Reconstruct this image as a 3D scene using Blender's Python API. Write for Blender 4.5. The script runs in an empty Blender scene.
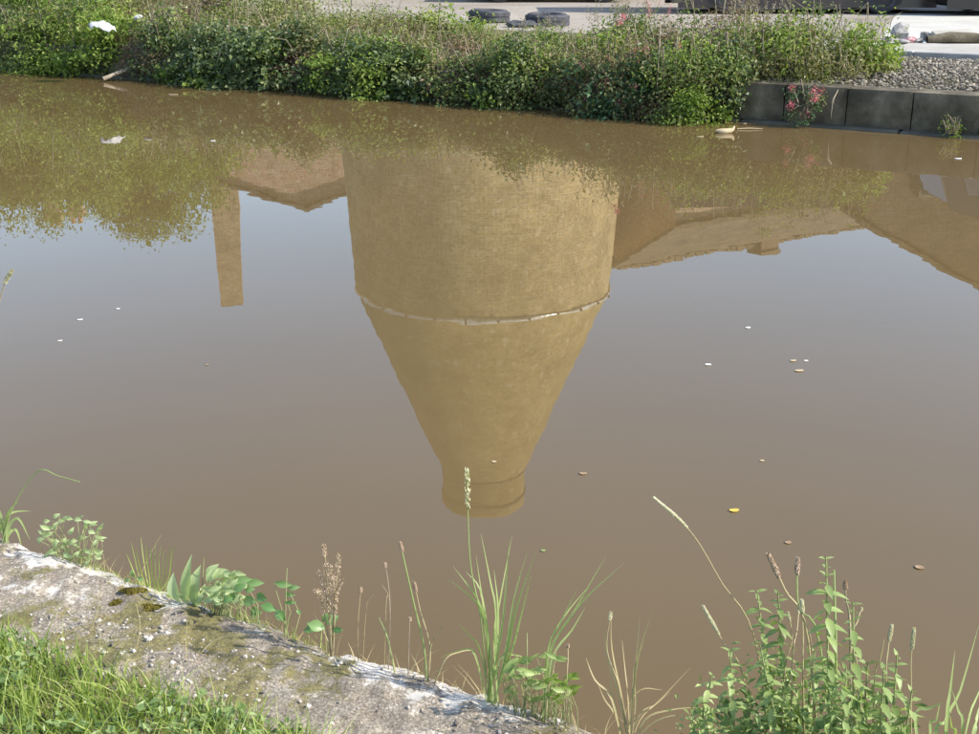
import bpy, math, random
import numpy as np
from mathutils import Vector, Euler, Quaternion

random.seed(11)
rng = np.random.default_rng(11)
R = math.radians
SC = bpy.context.scene
COL = SC.collection

# ------------------------------------------------------------------ camera, sky, sun, exposure
CAM_Z = 2.10
PITCH = R(18.86)
FPX = 1250.0                       # focal length in units of the 979 px wide frame
cam = bpy.data.cameras.new('camera')
cam.sensor_fit = 'HORIZONTAL'
cam.sensor_width = 36.0
cam.lens = FPX / 979.0 * 36.0
cam.clip_start = 0.05
cam.clip_end = 3000
cam_o = bpy.data.objects.new('camera', cam)
COL.objects.link(cam_o)
cam_o.location = (0, 0, CAM_Z)
cam_o.rotation_euler = (math.pi / 2 - PITCH, 0, 0)
SC.camera = cam_o

SUN_EL = R(38)
SUN_AZ = R(107)                    # clockwise from +Y
SUN_DIR = Vector((math.sin(SUN_AZ) * math.cos(SUN_EL), math.cos(SUN_AZ) * math.cos(SUN_EL), math.sin(SUN_EL)))
world = bpy.data.worlds.new('World')
SC.world = world
world.use_nodes = True
wn = world.node_tree
sky = wn.nodes.new('ShaderNodeTexSky')
sky.sky_type = 'NISHITA'
sky.sun_disc = False
sky.sun_elevation = SUN_EL
sky.sun_rotation = SUN_AZ
sky.air_density = 1.0
sky.dust_density = 0.9
sky.ozone_density = 1.0
bg = wn.nodes['Background']
bg.inputs['Strength'].default_value = 0.15
wn.links.new(sky.outputs[0], bg.inputs[0])
sun = bpy.data.lights.new('sun', 'SUN')
sun.energy = 3.6
sun.angle = R(0.53)
sun.color = (1.0, 0.94, 0.84)
sun_o = bpy.data.objects.new('sun', sun)
COL.objects.link(sun_o)
sun_o.location = SUN_DIR * 60
sun_o.rotation_euler = (-SUN_DIR).to_track_quat('-Z', 'Y').to_euler()
SC.view_settings.view_transform = 'Standard'
SC.view_settings.look = 'None'
SC.view_settings.gamma = 1.0
SC.view_settings.use_curve_mapping = False
SC.view_settings.exposure = 1.08
SC.render.engine = 'CYCLES'
SC.cycles.max_bounces = 8
SC.cycles.transparent_max_bounces = 8
SC.cycles.use_denoising = True
SC.cycles.sample_clamp_indirect = 6.0
SC.render.filter_size = 1.9

# ------------------------------------------------------------------ coordinates of the place
# canal axes: s runs along the canal (towards the right), t runs across it (away from the camera)
ANG = R(-29.8)
EX, EY = math.cos(ANG), math.sin(ANG)
NX, NY = -EY, EX
T_NEAR, T_FAR = 2.255, 14.85


def W(s, t, z=0.0):
    return Vector((s * EX + t * NX, s * EY + t * NY, z))


def ST(x, y):
    return x * EX + y * EY, x * NX + y * NY


def ray(px, py):
    u = (px - 489.5) / FPX
    v = (py - 367.0) / FPX
    return Vector((u, math.cos(PITCH) - v * math.sin(PITCH), -math.sin(PITCH) - v * math.cos(PITCH)))


def on_z(px, py, z):
    d = ray(px, py)
    k = (CAM_Z - z) / -d.z
    return Vector((d.x * k, d.y * k, z))


def at_y(px, py, Y):
    d = ray(px, py)
    k = Y / d.y
    return Vector((d.x * k, Y, CAM_Z + d.z * k))


def edge(px, t, z):
    """the point of the line (t, z) along the canal that lies in the column px"""
    lo, hi = -59.0, 3000.0
    for _ in range(50):
        mid = (lo + hi) / 2
        p = on_z(px, mid, z)
        if ST(p.x, p.y)[1] > t:
            lo = mid
        else:
            hi = mid
    return on_z(px, (lo + hi) / 2, z)


def edge_s(px, t, z):
    p = edge(px, t, z)
    return ST(p.x, p.y)[0]


# ------------------------------------------------------------------ numpy noise
_perm = rng.random((64, 64))


def vnoise(x, y):
    x = np.asarray(x, float); y = np.asarray(y, float)
    xi = np.floor(x).astype(int); yi = np.floor(y).astype(int)
    fx = x - xi; fy = y - yi
    fx = fx * fx * (3 - 2 * fx); fy = fy * fy * (3 - 2 * fy)
    a = _perm[xi % 64, yi % 64]; b = _perm[(xi + 1) % 64, yi % 64]
    c = _perm[xi % 64, (yi + 1) % 64]; d = _perm[(xi + 1) % 64, (yi + 1) % 64]
    return (a * (1 - fx) + b * fx) * (1 - fy) + (c * (1 - fx) + d * fx) * fy - 0.5


def fbm(x, y, octaves=4):
    r = 0; amp = 1.0
    for k in range(octaves):
        r = r + amp * vnoise(x * 2 ** k + 17.3 * k, y * 2 ** k + 5.1 * k)
        amp *= 0.5
    return r


# ------------------------------------------------------------------ mesh building
class MB:
    def __init__(self):
        self.V = []; self.F = []; self.n = 0; self.sm = []

    def add(self, v, f, smooth=False):
        v = np.asarray(v, float).reshape(-1, 3)
        f = np.asarray(f, int)
        self.V.append(v); self.F.append(f + self.n); self.n += len(v)
        self.sm.append(smooth)
        return self

    def box(self, c, s, rz=0.0, taper=1.0):
        x, y, z = s[0] / 2, s[1] / 2, s[2] / 2
        p = np.array([[-x, -y, -z], [x, -y, -z], [x, y, -z], [-x, y, -z],
                      [-x * taper, -y * taper, z], [x * taper, -y * taper, z], [x * taper, y * taper, z], [-x * taper, y * taper, z]])
        if rz:
            ca, sa = math.cos(rz), math.sin(rz)
            p[:, :2] = p[:, :2] @ np.array([[ca, sa], [-sa, ca]])
        return self.add(p + np.array(c), [[0, 3, 2, 1], [4, 5, 6, 7], [0, 1, 5, 4], [1, 2, 6, 5], [2, 3, 7, 6], [3, 0, 4, 7]])

    def tube(self, pts, rad, n=6):
        pts = np.asarray([tuple(p) for p in pts], float)
        m = len(pts)
        rad = np.broadcast_to(np.asarray(rad, float), (m,))
        tan = np.gradient(pts, axis=0)
        tan /= np.linalg.norm(tan, axis=1)[:, None] + 1e-9
        ref = np.array([0.31, 0.87, 0.38]) if abs(tan[0, 2]) > 0.7 else np.array([0, 0, 1.0])
        a = np.cross(tan, ref); a /= np.linalg.norm(a, axis=1)[:, None] + 1e-9
        b = np.cross(tan, a)
        th = np.arange(n) * 2 * math.pi / n
        v = pts[:, None, :] + rad[:, None, None] * (np.cos(th)[None, :, None] * a[:, None, :] + np.sin(th)[None, :, None] * b[:, None, :])
        v = v.reshape(-1, 3)
        i = np.arange(m - 1)[:, None] * n; j = np.arange(n)[None, :]; k = (j + 1) % n
        f = np.stack([i + j, i + k, i + n + k, i + n + j], -1).reshape(-1, 4)
        self.add(v, f, True)
        return self

    def lathe(self, prof, n=48, c=(0, 0, 0), smooth=True):
        prof = np.asarray(prof, float)
        m = len(prof)
        th = np.arange(n) * 2 * math.pi / n
        v = np.stack([prof[:, 0][:, None] * np.cos(th), prof[:, 0][:, None] * np.sin(th), np.repeat(prof[:, 1][:, None], n, 1)], -1).reshape(-1, 3)
        i = np.arange(m - 1)[:, None] * n; j = np.arange(n)[None, :]; k = (j + 1) % n
        f = np.stack([i + j, i + k, i + n + k, i + n + j], -1).reshape(-1, 4)
        return self.add(v + np.array(c), f, smooth)

    def grid(self, P):
        a, b = P.shape[:2]
        i = np.arange(a - 1)[:, None] * b; j = np.arange(b - 1)[None, :]
        f = np.stack([i + j, i + b + j, i + b + j + 1, i + j + 1], -1).reshape(-1, 4)
        return self.add(P.reshape(-1, 3), f, True)

    def prism(self, poly, y0, y1, top_scale=None):
        """side profile (x, z) extruded from y0 to y1; top_scale(z) narrows the width"""
        n = len(poly)
        ym = (y0 + y1) / 2
        sc = [top_scale(p[1]) if top_scale else 1 for p in poly]
        A = [[p[0], ym + (y0 - ym) * k, p[1]] for p, k in zip(poly, sc)]
        B = [[p[0], ym + (y1 - ym) * k, p[1]] for p, k in zip(poly, sc)]
        v = A + B
        off = self.n
        self.V.append(np.array(v, float)); self.n += 2 * n
        self.F.append(np.array([[off + i, off + (i + 1) % n, off + n + (i + 1) % n, off + n + i] for i in range(n)])); self.sm.append(False)
        self.F.append(np.array([[off + i for i in range(n)]])); self.sm.append(False)
        self.F.append(np.array([[off + n + i for i in reversed(range(n))]])); self.sm.append(False)
        return self

    def leaves(self, pos, nrm, dirn, length, width, fold=0.18):
        """many pointed leaves: base, two shoulders, tip"""
        pos = np.asarray(pos, float); N = len(pos)
        nrm = nrm / (np.linalg.norm(nrm, axis=1)[:, None] + 1e-9)
        side = np.cross(nrm, dirn); side /= np.linalg.norm(side, axis=1)[:, None] + 1e-9
        d = np.cross(side, nrm)
        L = np.asarray(length, float).reshape(-1, 1); Wd = np.asarray(width, float).reshape(-1, 1)
        base = pos - d * L * 0.5
        tip = pos + d * L * 0.5 - nrm * L * 0.12
        l = pos - d * L * 0.05 + side * Wd * 0.5 + nrm * Wd * fold
        r = pos - d * L * 0.05 - side * Wd * 0.5 + nrm * Wd * fold
        v = np.stack([base, r, tip, l], 1).reshape(-1, 3)
        i = np.arange(N)[:, None] * 4
        f = np.concatenate([i + np.array([[0, 1, 2]]), i + np.array([[0, 2, 3]])], 0)
        return self.add(v, f, False)

    def blades(self, base, tip, bend, width, seg=4):
        """many grass blades, each a tapering curved strip"""
        base = np.asarray(base, float); tip = np.asarray(tip, float); N = len(base)
        bend = np.asarray(bend, float)
        width = np.broadcast_to(np.asarray(width, float), (N,))
        up = tip - base
        a = rng.random(N) * 2 * math.pi
        side = np.stack([np.cos(a), np.sin(a), np.zeros(N)], -1)
        side -= up * (np.sum(side * up, 1) / (np.sum(up * up, 1) + 1e-9))[:, None]
        side /= np.linalg.norm(side, axis=1)[:, None] + 1e-9
        rows = []
        for k in range(seg):
            u = k / seg
            c = base + up * u + bend * (4 * u * (1 - u))
            w = width * (1 - u ** 1.6) * (0.75 + 0.25 * math.sin(math.pi * min(1, u * 1.6)))
            rows += [c - side * w[:, None] / 2, c + side * w[:, None] / 2]
        rows.append(tip)
        v = np.stack(rows, 1)
        M = 2 * seg + 1
        i = np.arange(N)[:, None] * M
        q = [np.array([[2 * k, 2 * k + 1, 2 * k + 3, 2 * k + 2]]) + i for k in range(seg - 1)]
        off = self.n
        self.V.append(v.reshape(-1, 3)); self.n += N * M
        if q:
            self.F.append(np.concatenate(q, 0) + off); self.sm.append(True)
        self.F.append(i + np.array([[2 * seg - 2, 2 * seg - 1, 2 * seg]]) + off); self.sm.append(True)
        return self

    def blob(self, c, r, nlat=5, nlon=7, jit=0.25, flat=1.0):
        vs = [[0, 0, 1]]
        for a in range(1, nlat):
            ph = math.pi * a / nlat
            for b in range(nlon):
                th = 2 * math.pi * b / nlon
                vs.append([math.sin(ph) * math.cos(th), math.sin(ph) * math.sin(th), math.cos(ph)])
        vs.append([0, 0, -1])
        v = np.array(vs) * (1 + jit * (rng.random((len(vs), 1)) - 0.5) * 2)
        v = v * np.array([r * (0.8 + .4 * rng.random()), r * (0.8 + .4 * rng.random()), r * flat])
        f = []
        for b in range(nlon):
            f.append([0, 1 + b, 1 + (b + 1) % nlon])
            last = 1 + (nlat - 2) * nlon
            f.append([len(vs) - 1, last + (b + 1) % nlon, last + b])
        for a in range(nlat - 2):
            for b in range(nlon):
                p = 1 + a * nlon
                f.append([p + b, p + nlon + b, p + nlon + (b + 1) % nlon]); f.append([p + b, p + nlon + (b + 1) % nlon, p + (b + 1) % nlon])
        return self.add(v + np.array(tuple(c)), f, False)

    def mesh(self, name, off=(0, 0, 0)):
        me = bpy.data.meshes.new(name)
        V = np.concatenate(self.V, 0) - np.array(tuple(off))
        me.vertices.add(len(V)); me.vertices.foreach_set('co', V.astype(np.float32).ravel())
        loops = np.concatenate([f.ravel() for f in self.F])
        tot = np.concatenate([np.full(len(f), f.shape[1]) for f in self.F])
        start = np.concatenate([[0], np.cumsum(tot)[:-1]])
        smooth = np.concatenate([np.full(len(f), s) for f, s in zip(self.F, self.sm)])
        me.loops.add(len(loops)); me.loops.foreach_set('vertex_index', loops.astype(np.int32))
        me.polygons.add(len(tot)); me.polygons.foreach_set('loop_start', start.astype(np.int32)); me.polygons.foreach_set('loop_total', tot.astype(np.int32))
        me.polygons.foreach_set('use_smooth', smooth.astype(bool))
        me.update(calc_edges=True); me.validate()
        return me

    def build(self, name, m, parent=None, off=(0, 0, 0), bevel=0.0):
        me = self.mesh(name, off)
        me.materials.append(m)
        o = bpy.data.objects.new(name, me)
        COL.objects.link(o)
        if parent is not None:
            o.parent = parent
        if bevel:
            md = o.modifiers.new('bevel', 'BEVEL'); md.width = bevel; md.segments = 2; md.limit_method = 'ANGLE'
        return o


def tube_safe(mb, pts, rad, n=6):
    return mb.tube(pts, rad, n)


def tag(o, label=None, cat=None, group=None, kind=None):
    if label: o['label'] = label
    if cat: o['category'] = cat
    if group: o['group'] = group
    if kind: o['kind'] = kind
    return o


def thing(name, label, cat, loc=(0, 0, 0), rz=0.0, group=None):
    o = bpy.data.objects.new(name, None)
    o.empty_display_size = 0.1
    COL.objects.link(o)
    o.location = loc
    o.rotation_euler = (0, 0, rz)
    return tag(o, label, cat, group)


def stuff(o):
    o['kind'] = 'stuff'
    return o


# ------------------------------------------------------------------ materials
def new_mat(name):
    m = bpy.data.materials.new(name); m.use_nodes = True
    nt = m.node_tree
    return m, nt, nt.nodes['Principled BSDF']


def node(nt, typ, **kw):
    n = nt.nodes.new(typ)
    for k, v in kw.items():
        setattr(n, k, v)
    return n


def noise(nt, vec, scale, detail=4, rough=0.55):
    n = node(nt, 'ShaderNodeTexNoise'); n.inputs['Scale'].default_value = scale
    n.inputs['Detail'].default_value = detail; n.inputs['Roughness'].default_value = rough
    nt.links.new(vec, n.inputs['Vector'])
    return n.outputs['Fac']


def ramp(nt, fac, stops, interp='LINEAR'):
    r = node(nt, 'ShaderNodeValToRGB'); r.color_ramp.interpolation = interp
    el = r.color_ramp.elements
    while len(el) < len(stops):
        el.new(0.5)
    for e, (p, c) in zip(el, stops):
        e.position = p; e.color = (c[0], c[1], c[2], 1)
    nt.links.new(fac, r.inputs[0])
    return r.outputs[0]


def mix(nt, fac, a, b, blend='MIX'):
    n = node(nt, 'ShaderNodeMix', data_type='RGBA', blend_type=blend)
    if isinstance(fac, float): n.inputs[0].default_value = fac
    else: nt.links.new(fac, n.inputs[0])
    for k, v in ((6, a), (7, b)):
        if isinstance(v, tuple): n.inputs[k].default_value = (*v, 1)
        else: nt.links.new(v, n.inputs[k])
    return n.outputs[2]


def bump(nt, bs, h, strength, dist):
    b = node(nt, 'ShaderNodeBump'); b.inputs['Strength'].default_value = strength; b.inputs['Distance'].default_value = dist
    nt.links.new(h, b.inputs['Height']); nt.links.new(b.outputs[0], bs.inputs['Normal'])


def coords(nt, world_space=False):
    if world_space:
        return node(nt, 'ShaderNodeNewGeometry').outputs['Position']
    return node(nt, 'ShaderNodeTexCoord').outputs['Object']


def rough_mat(name, stops, scale=8.0, rough=0.9, bump_s=0.5, bump_d=0.01, scale2=None, world_space=True):
    m, nt, bs = new_mat(name)
    c = coords(nt, world_space)
    f = noise(nt, c, scale, 6, 0.6)
    col = ramp(nt, f, stops)
    nt.links.new(col, bs.inputs['Base Color'])
    bs.inputs['Roughness'].default_value = rough
    h = noise(nt, c, scale2 or scale * 5, 5, 0.65)
    bump(nt, bs, h, bump_s, bump_d)
    return m


def plain(name, col, rough=0.5, metal=0.0, spec=0.5, var=0.15):
    m, nt, bs = new_mat(name)
    f = noise(nt, coords(nt), 9.0, 4)
    lo = tuple(x * (1 - var) for x in col); hi = tuple(min(1, x * (1 + var)) for x in col)
    nt.links.new(ramp(nt, f, [(0.3, lo), (0.7, hi)]), bs.inputs['Base Color'])
    bs.inputs['Roughness'].default_value = rough; bs.inputs['Metallic'].default_value = metal
    bs.inputs['Specular IOR Level'].default_value = spec
    return m


def leaf_mat(name, cols, trans=0.35, rough=0.5, clump=2.2, spec=0.35):
    m, nt, bs = new_mat(name)
    g = node(nt, 'ShaderNodeNewGeometry')
    f2 = noise(nt, g.outputs['Position'], clump, 3)
    a = node(nt, 'ShaderNodeMath', operation='MULTIPLY_ADD')
    nt.links.new(g.outputs['Random Per Island'], a.inputs[0]); a.inputs[1].default_value = 0.55
    b = node(nt, 'ShaderNodeMath', operation='MULTIPLY_ADD')
    nt.links.new(f2, b.inputs[0]); b.inputs[1].default_value = 1.1; b.inputs[2].default_value = -0.32
    nt.links.new(b.outputs[0], a.inputs[2])
    n = len(cols)
    col = ramp(nt, a.outputs[0], [(0.08 + 0.84 * i / (n - 1), c) for i, c in enumerate(cols)])
    nt.links.new(col, bs.inputs['Base Color'])
    bs.inputs['Roughness'].default_value = rough
    bs.inputs['Specular IOR Level'].default_value = spec
    tr = node(nt, 'ShaderNodeBsdfTranslucent')
    tc = mix(nt, 1.0, col, (1.25, 1.35, 0.55), 'MULTIPLY')
    nt.links.new(tc, tr.inputs[0])
    mx = node(nt, 'ShaderNodeMixShader'); mx.inputs[0].default_value = trans
    nt.links.new(bs.outputs[0], mx.inputs[1]); nt.links.new(tr.outputs[0], mx.inputs[2])
    nt.links.new(mx.outputs[0], nt.nodes['Material Output'].inputs[0])
    return m


def brick_mat(name, c1, c2, mortar, cyl=0.0, rough=0.9, bw=0.225, bh=0.075, stain=None):
    """cyl > 0: courses wrap round a cylinder of that nominal radius"""
    m, nt, bs = new_mat(name)
    tc = node(nt, 'ShaderNodeTexCoord').outputs['Object']
    sp = node(nt, 'ShaderNodeSeparateXYZ'); nt.links.new(tc, sp.inputs[0])
    if cyl:
        at = node(nt, 'ShaderNodeMath', operation='ARCTAN2'); nt.links.new(sp.outputs[1], at.inputs[0]); nt.links.new(sp.outputs[0], at.inputs[1])
        mu = node(nt, 'ShaderNodeMath', operation='MULTIPLY'); nt.links.new(at.outputs[0], mu.inputs[0]); mu.inputs[1].default_value = cyl
        u = mu.outputs[0]
    else:
        ad = node(nt, 'ShaderNodeMath', operation='ADD'); nt.links.new(sp.outputs[0], ad.inputs[0]); nt.links.new(sp.outputs[1], ad.inputs[1])
        u = ad.outputs[0]
    cb = node(nt, 'ShaderNodeCombineXYZ'); nt.links.new(u, cb.inputs[0]); nt.links.new(sp.outputs[2], cb.inputs[1])
    br = node(nt, 'ShaderNodeTexBrick')
    nt.links.new(cb.outputs[0], br.inputs['Vector'])
    br.inputs['Scale'].default_value = 1.0
    br.inputs['Brick Width'].default_value = bw; br.inputs['Row Height'].default_value = bh
    br.inputs['Mortar Size'].default_value = 0.012; br.inputs['Mortar Smooth'].default_value = 0.3
    br.inputs['Color1'].default_value = (*c1, 1); br.inputs['Color2'].default_value = (*c2, 1); br.inputs['Mortar'].default_value = (*mortar, 1)
    f = noise(nt, tc, 1.3, 6, 0.65)
    col = mix(nt, 0.8, br.outputs['Color'], ramp(nt, f, [(0.3, (0.52, 0.5, 0.45)), (0.7, (1.3, 1.26, 1.2))]), 'MULTIPLY')
    gr = noise(nt, tc, 11.0, 5, 0.75)
    col = mix(nt, 0.75, col, ramp(nt, gr, [(0.33, (0.62, 0.60, 0.56)), (0.5, (1.0, 1.0, 1.0)), (0.68, (1.45, 1.42, 1.36))]), 'MULTIPLY')
    if stain:
        f3 = noise(nt, tc, 3.7, 6, 0.7)
        k = ramp(nt, f3, [(0.56, (0, 0, 0)), (0.68, (1, 1, 1))])
        col = mix(nt, k, col, stain)
    nt.links.new(col, bs.inputs['Base Color'])
    bs.inputs['Roughness'].default_value = rough
    bump(nt, bs, br.outputs['Fac'], -0.6, 0.012)
    return m


M = {}
# murky canal water: silty brown body under a smooth dielectric surface
m, nt, bs = new_mat('canal_water')
pc = coords(nt, True)
f = noise(nt, pc, 0.35, 3)
nt.links.new(ramp(nt, f, [(0.3, (0.117, 0.080, 0.034)), (0.7, (0.130, 0.089, 0.039))]), bs.inputs['Base Color'])
bs.inputs['Roughness'].default_value = 0.004
bs.inputs['IOR'].default_value = 1.333
n1 = noise(nt, pc, 1.6, 2, 0.5); n2 = noise(nt, pc, 9.0, 2, 0.5)
ad = node(nt, 'ShaderNodeMath', operation='MULTIPLY_ADD'); nt.links.new(n2, ad.inputs[0]); ad.inputs[1].default_value = 0.05; nt.links.new(n1, ad.inputs[2])
bump(nt, bs, ad.outputs[0], 0.55, 0.0015)
M['water'] = m

# far side: trodden dirt and tarmac
m, nt, bs = new_mat('yard_dirt')
pc = coords(nt, True)
a = ramp(nt, noise(nt, pc, 0.5, 6, 0.65), [(0.3, (0.25, 0.215, 0.18)), (0.7, (0.40, 0.36, 0.31))])
b = ramp(nt, noise(nt, pc, 14, 4, 0.7), [(0.3, (0.72, 0.72, 0.72)), (0.7, (1.12, 1.12, 1.1))])
nt.links.new(mix(nt, 1.0, a, b, 'MULTIPLY'), bs.inputs['Base Color']); bs.inputs['Roughness'].default_value = 0.95
bump(nt, bs, noise(nt, pc, 30, 4, 0.7), 0.6, 0.02)
M['yard'] = m
m, nt, bs = new_mat('old_concrete')
pc = coords(nt, True)
a = ramp(nt, noise(nt, pc, 0.8, 7, 0.65), [(0.3, (0.40, 0.385, 0.345)), (0.7, (0.58, 0.565, 0.51))])
b = ramp(nt, noise(nt, pc, 18, 4, 0.7), [(0.3, (0.82, 0.82, 0.82)), (0.7, (1.06, 1.06, 1.06))])
nt.links.new(mix(nt, 1.0, a, b, 'MULTIPLY'), bs.inputs['Base Color']); bs.inputs['Roughness'].default_value = 0.9
bump(nt, bs, noise(nt, pc, 40, 4, 0.7), 0.4, 0.008)
M['apron'] = m
M['pavement'] = rough_mat('pavement_grey', [(0.3, (0.30, 0.285, 0.255)), (0.7, (0.44, 0.42, 0.37))], 2.0, 0.95, 0.5, 0.01, 40)
M['soil'] = rough_mat('bank_soil', [(0.3, (0.055, 0.05, 0.03)), (0.55, (0.12, 0.105, 0.06)), (0.75, (0.20, 0.17, 0.11))], 3.0, 1.0, 0.8, 0.03, 18)
M['turf_soil'] = rough_mat('turf_soil', [(0.3, (0.05, 0.055, 0.02)), (0.7, (0.11, 0.11, 0.045))], 6.0, 1.0, 0.8, 0.02, 30)
M['wall_block'] = rough_mat('weathered_wall_block', [(0.3, (0.045, 0.037, 0.022)), (0.48, (0.10, 0.084, 0.055)), (0.6, (0.15, 0.128, 0.088)), (0.74, (0.25, 0.215, 0.15))], 3.2, 0.95, 0.7, 0.02, 22)
M['wet_block'] = rough_mat('damp_footing', [(0.3, (0.045, 0.042, 0.032)), (0.7, (0.12, 0.11, 0.08))], 3.0, 0.7, 0.7, 0.02, 20)
M['kerb'] = rough_mat('kerb_stone', [(0.3, (0.24, 0.24, 0.24)), (0.7, (0.36, 0.35, 0.34))], 3.0, 0.9, 0.4, 0.01, 30)
M['stone'] = rough_mat('grey_rubble', [(0.3, (0.16, 0.15, 0.145)), (0.5, (0.27, 0.26, 0.245)), (0.7, (0.42, 0.40, 0.37))], 14.0, 0.95, 0.4, 0.01, 60)
M['board'] = rough_mat('grey_board', [(0.3, (0.30, 0.28, 0.23)), (0.7, (0.42, 0.39, 0.33))], 6.0, 0.85, 0.3, 0.005, 40)
M['rubber'] = plain('tyre_rubber', (0.045, 0.047, 0.055), 0.75, var=0.4)
M['white_bag'] = plain('white_plastic', (0.46, 0.46, 0.45), 0.6, var=0.06)
M['driftwood'] = rough_mat('bleached_wood', [(0.3, (0.16, 0.13, 0.09)), (0.7, (0.32, 0.275, 0.21))], 12.0, 0.9, 0.4, 0.005, 60)
M['pink_cloth'] = plain('faded_pink_cloth', (0.62, 0.33, 0.33), 0.9)
M['bark'] = rough_mat('bark', [(0.3, (0.07, 0.055, 0.04)), (0.7, (0.17, 0.14, 0.105))], 6.0, 1.0, 0.9, 0.03, 30)
M['twig'] = rough_mat('dry_twig', [(0.3, (0.16, 0.12, 0.085)), (0.7, (0.36, 0.30, 0.22))], 14.0, 1.0, 0.2, 0.004, 60)
M['greystem'] = rough_mat('grey_stem', [(0.3, (0.15, 0.135, 0.08)), (0.7, (0.30, 0.265, 0.17))], 14.0, 1.0, 0.2, 0.004, 60)

# near edge: rough concrete with lichen and moss of their own shapes
m, nt, bs = new_mat('lichened_concrete')
oc = coords(nt, True)
f = noise(nt, oc, 9.0, 8, 0.7)
base = ramp(nt, f, [(0.28, (0.26, 0.215, 0.165)), (0.5, (0.43, 0.375, 0.30)), (0.72, (0.64, 0.575, 0.48))])
vor = node(nt, 'ShaderNodeTexVoronoi'); vor.inputs['Scale'].default_value = 95; nt.links.new(oc, vor.inputs['Vector'])
speck = ramp(nt, vor.outputs['Distance'], [(0.10, (1.45, 1.43, 1.42)), (0.34, (0.92, 0.90, 0.88)), (0.7, (0.66, 0.64, 0.63))])
base = mix(nt, 0.75, base, speck, 'MULTIPLY')
grit = ramp(nt, noise(nt, oc, 170, 3, 0.7), [(0.36, (0.35, 0.33, 0.30)), (0.5, (0.95, 0.94, 0.92)), (0.66, (1.55, 1.52, 1.48))])
base = mix(nt, 0.7, base, grit, 'MULTIPLY')
# how far along the edge each growth has spread
dp = node(nt, 'ShaderNodeVectorMath', operation='DOT_PRODUCT'); nt.links.new(oc, dp.inputs[0]); dp.inputs[1].default_value = (EX, EY, 0)
dq = node(nt, 'ShaderNodeVectorMath', operation='DOT_PRODUCT'); nt.links.new(oc, dq.inputs[0]); dq.inputs[1].default_value = (NX, NY, 0)


def along(stops, src, lo, hi):
    mr = node(nt, 'ShaderNodeMapRange'); nt.links.new(src, mr.inputs[0]); mr.inputs[1].default_value = lo; mr.inputs[2].default_value = hi
    return ramp(nt, mr.outputs[0], [((p_ - lo) / (hi - lo), (v_, v_, v_)) for p_, v_ in stops])


def madd(x, y, k=1.0):
    n_ = node(nt, 'ShaderNodeMath', operation='MULTIPLY_ADD'); nt.links.new(x, n_.inputs[0]); n_.inputs[1].default_value = k
    nt.links.new(y, n_.inputs[2]); return n_.outputs[0]


mossf = madd(along([(-2.95, .0), (-2.6, .05), (-2.35, .14), (-1.7, .14), (-1.58, .02), (-1.3, .0), (-1.15, .12), (-.8, .12)], dp.outputs['Value'], -4.0, 0.0), noise(nt, oc, 7.3, 7, 0.72))
mossc = ramp(nt, noise(nt, oc, 70, 3), [(0.3, (0.09, 0.078, 0.015)), (0.7, (0.30, 0.26, 0.07))])
base = mix(nt, ramp(nt, mossf, [(0.585, (0, 0, 0)), (0.66, (0.8, 0.8, 0.8))]), base, mossc)
lichf = madd(along([(-3.0, .04), (-2.75, .17), (-2.5, .06), (-1.8, .0), (-1.5, .09), (-1.2, .03)], dp.outputs['Value'], -4.0, 0.0), noise(nt, oc, 9.0, 7, 0.75))
lichf = madd(along([(2.0, 0.0), (2.12, .03), (2.2, .13), (2.25, .13)], dq.outputs['Value'], 1.6, 2.4), lichf)
lim = ramp(nt, lichf, [(0.655, (0, 0, 0)), (0.72, (1, 1, 1))])
base = mix(nt, lim, base, (0.78, 0.72, 0.63))
nt.links.new(base, bs.inputs['Base Color']); bs.inputs['Roughness'].default_value = 0.95
bump(nt, bs, noise(nt, oc, 130, 5, 0.75), 1.0, 0.012)
M['coping'] = m
M['pebble'] = None
m, nt, bs = new_mat('pale_pebble')
g = node(nt, 'ShaderNodeNewGeometry')
nt.links.new(ramp(nt, g.outputs['Random Per Island'], [(0.0, (0.12, 0.10, 0.085)), (0.4, (0.30, 0.265, 0.23)), (0.9, (0.46, 0.42, 0.37)), (1.0, (0.68, 0.65, 0.60))]), bs.inputs['Base Color'])
bs.inputs['Roughness'].default_value = 0.85
M['pebble'] = m
m, nt, bs = new_mat('gravel_stone')
g = node(nt, 'ShaderNodeNewGeometry')
nt.links.new(ramp(nt, g.outputs['Random Per Island'], [(0.0, (0.12, 0.10, 0.075)), (0.5, (0.225, 0.195, 0.15)), (1.0, (0.40, 0.355, 0.285))]), bs.inputs['Base Color'])
bs.inputs['Roughness'].default_value = 0.95
M['gravel'] = m
M['moss'] = leaf_mat('moss_green', [(0.06, 0.05, 0.008), (0.16, 0.13, 0.02), (0.26, 0.22, 0.05)], 0.15, 0.9, 20)

# foliage
M['ivy'] = leaf_mat('ivy_leaf', [(0.035, 0.06, 0.03), (0.075, 0.115, 0.05), (0.15, 0.20, 0.08), (0.27, 0.30, 0.13)], 0.36, 0.4)
M['bramble'] = leaf_mat('bramble_leaf', [(0.045, 0.07, 0.025), (0.09, 0.135, 0.04), (0.16, 0.205, 0.06), (0.25, 0.20, 0.09)], 0.3)
M['lime'] = leaf_mat('bright_leaf', [(0.07, 0.13, 0.02), (0.15, 0.23, 0.04), (0.26, 0.33, 0.07), (0.38, 0.42, 0.13)], 0.42)
M['olive'] = leaf_mat('olive_leaf', [(0.08, 0.088, 0.035), (0.16, 0.165, 0.06), (0.25, 0.245, 0.10), (0.36, 0.33, 0.18)], 0.35)
M['dead'] = leaf_mat('withered_leaf', [(0.09, 0.05, 0.03), (0.17, 0.11, 0.07), (0.25, 0.18, 0.12), (0.30, 0.25, 0.15)], 0.3, 0.8)
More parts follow.
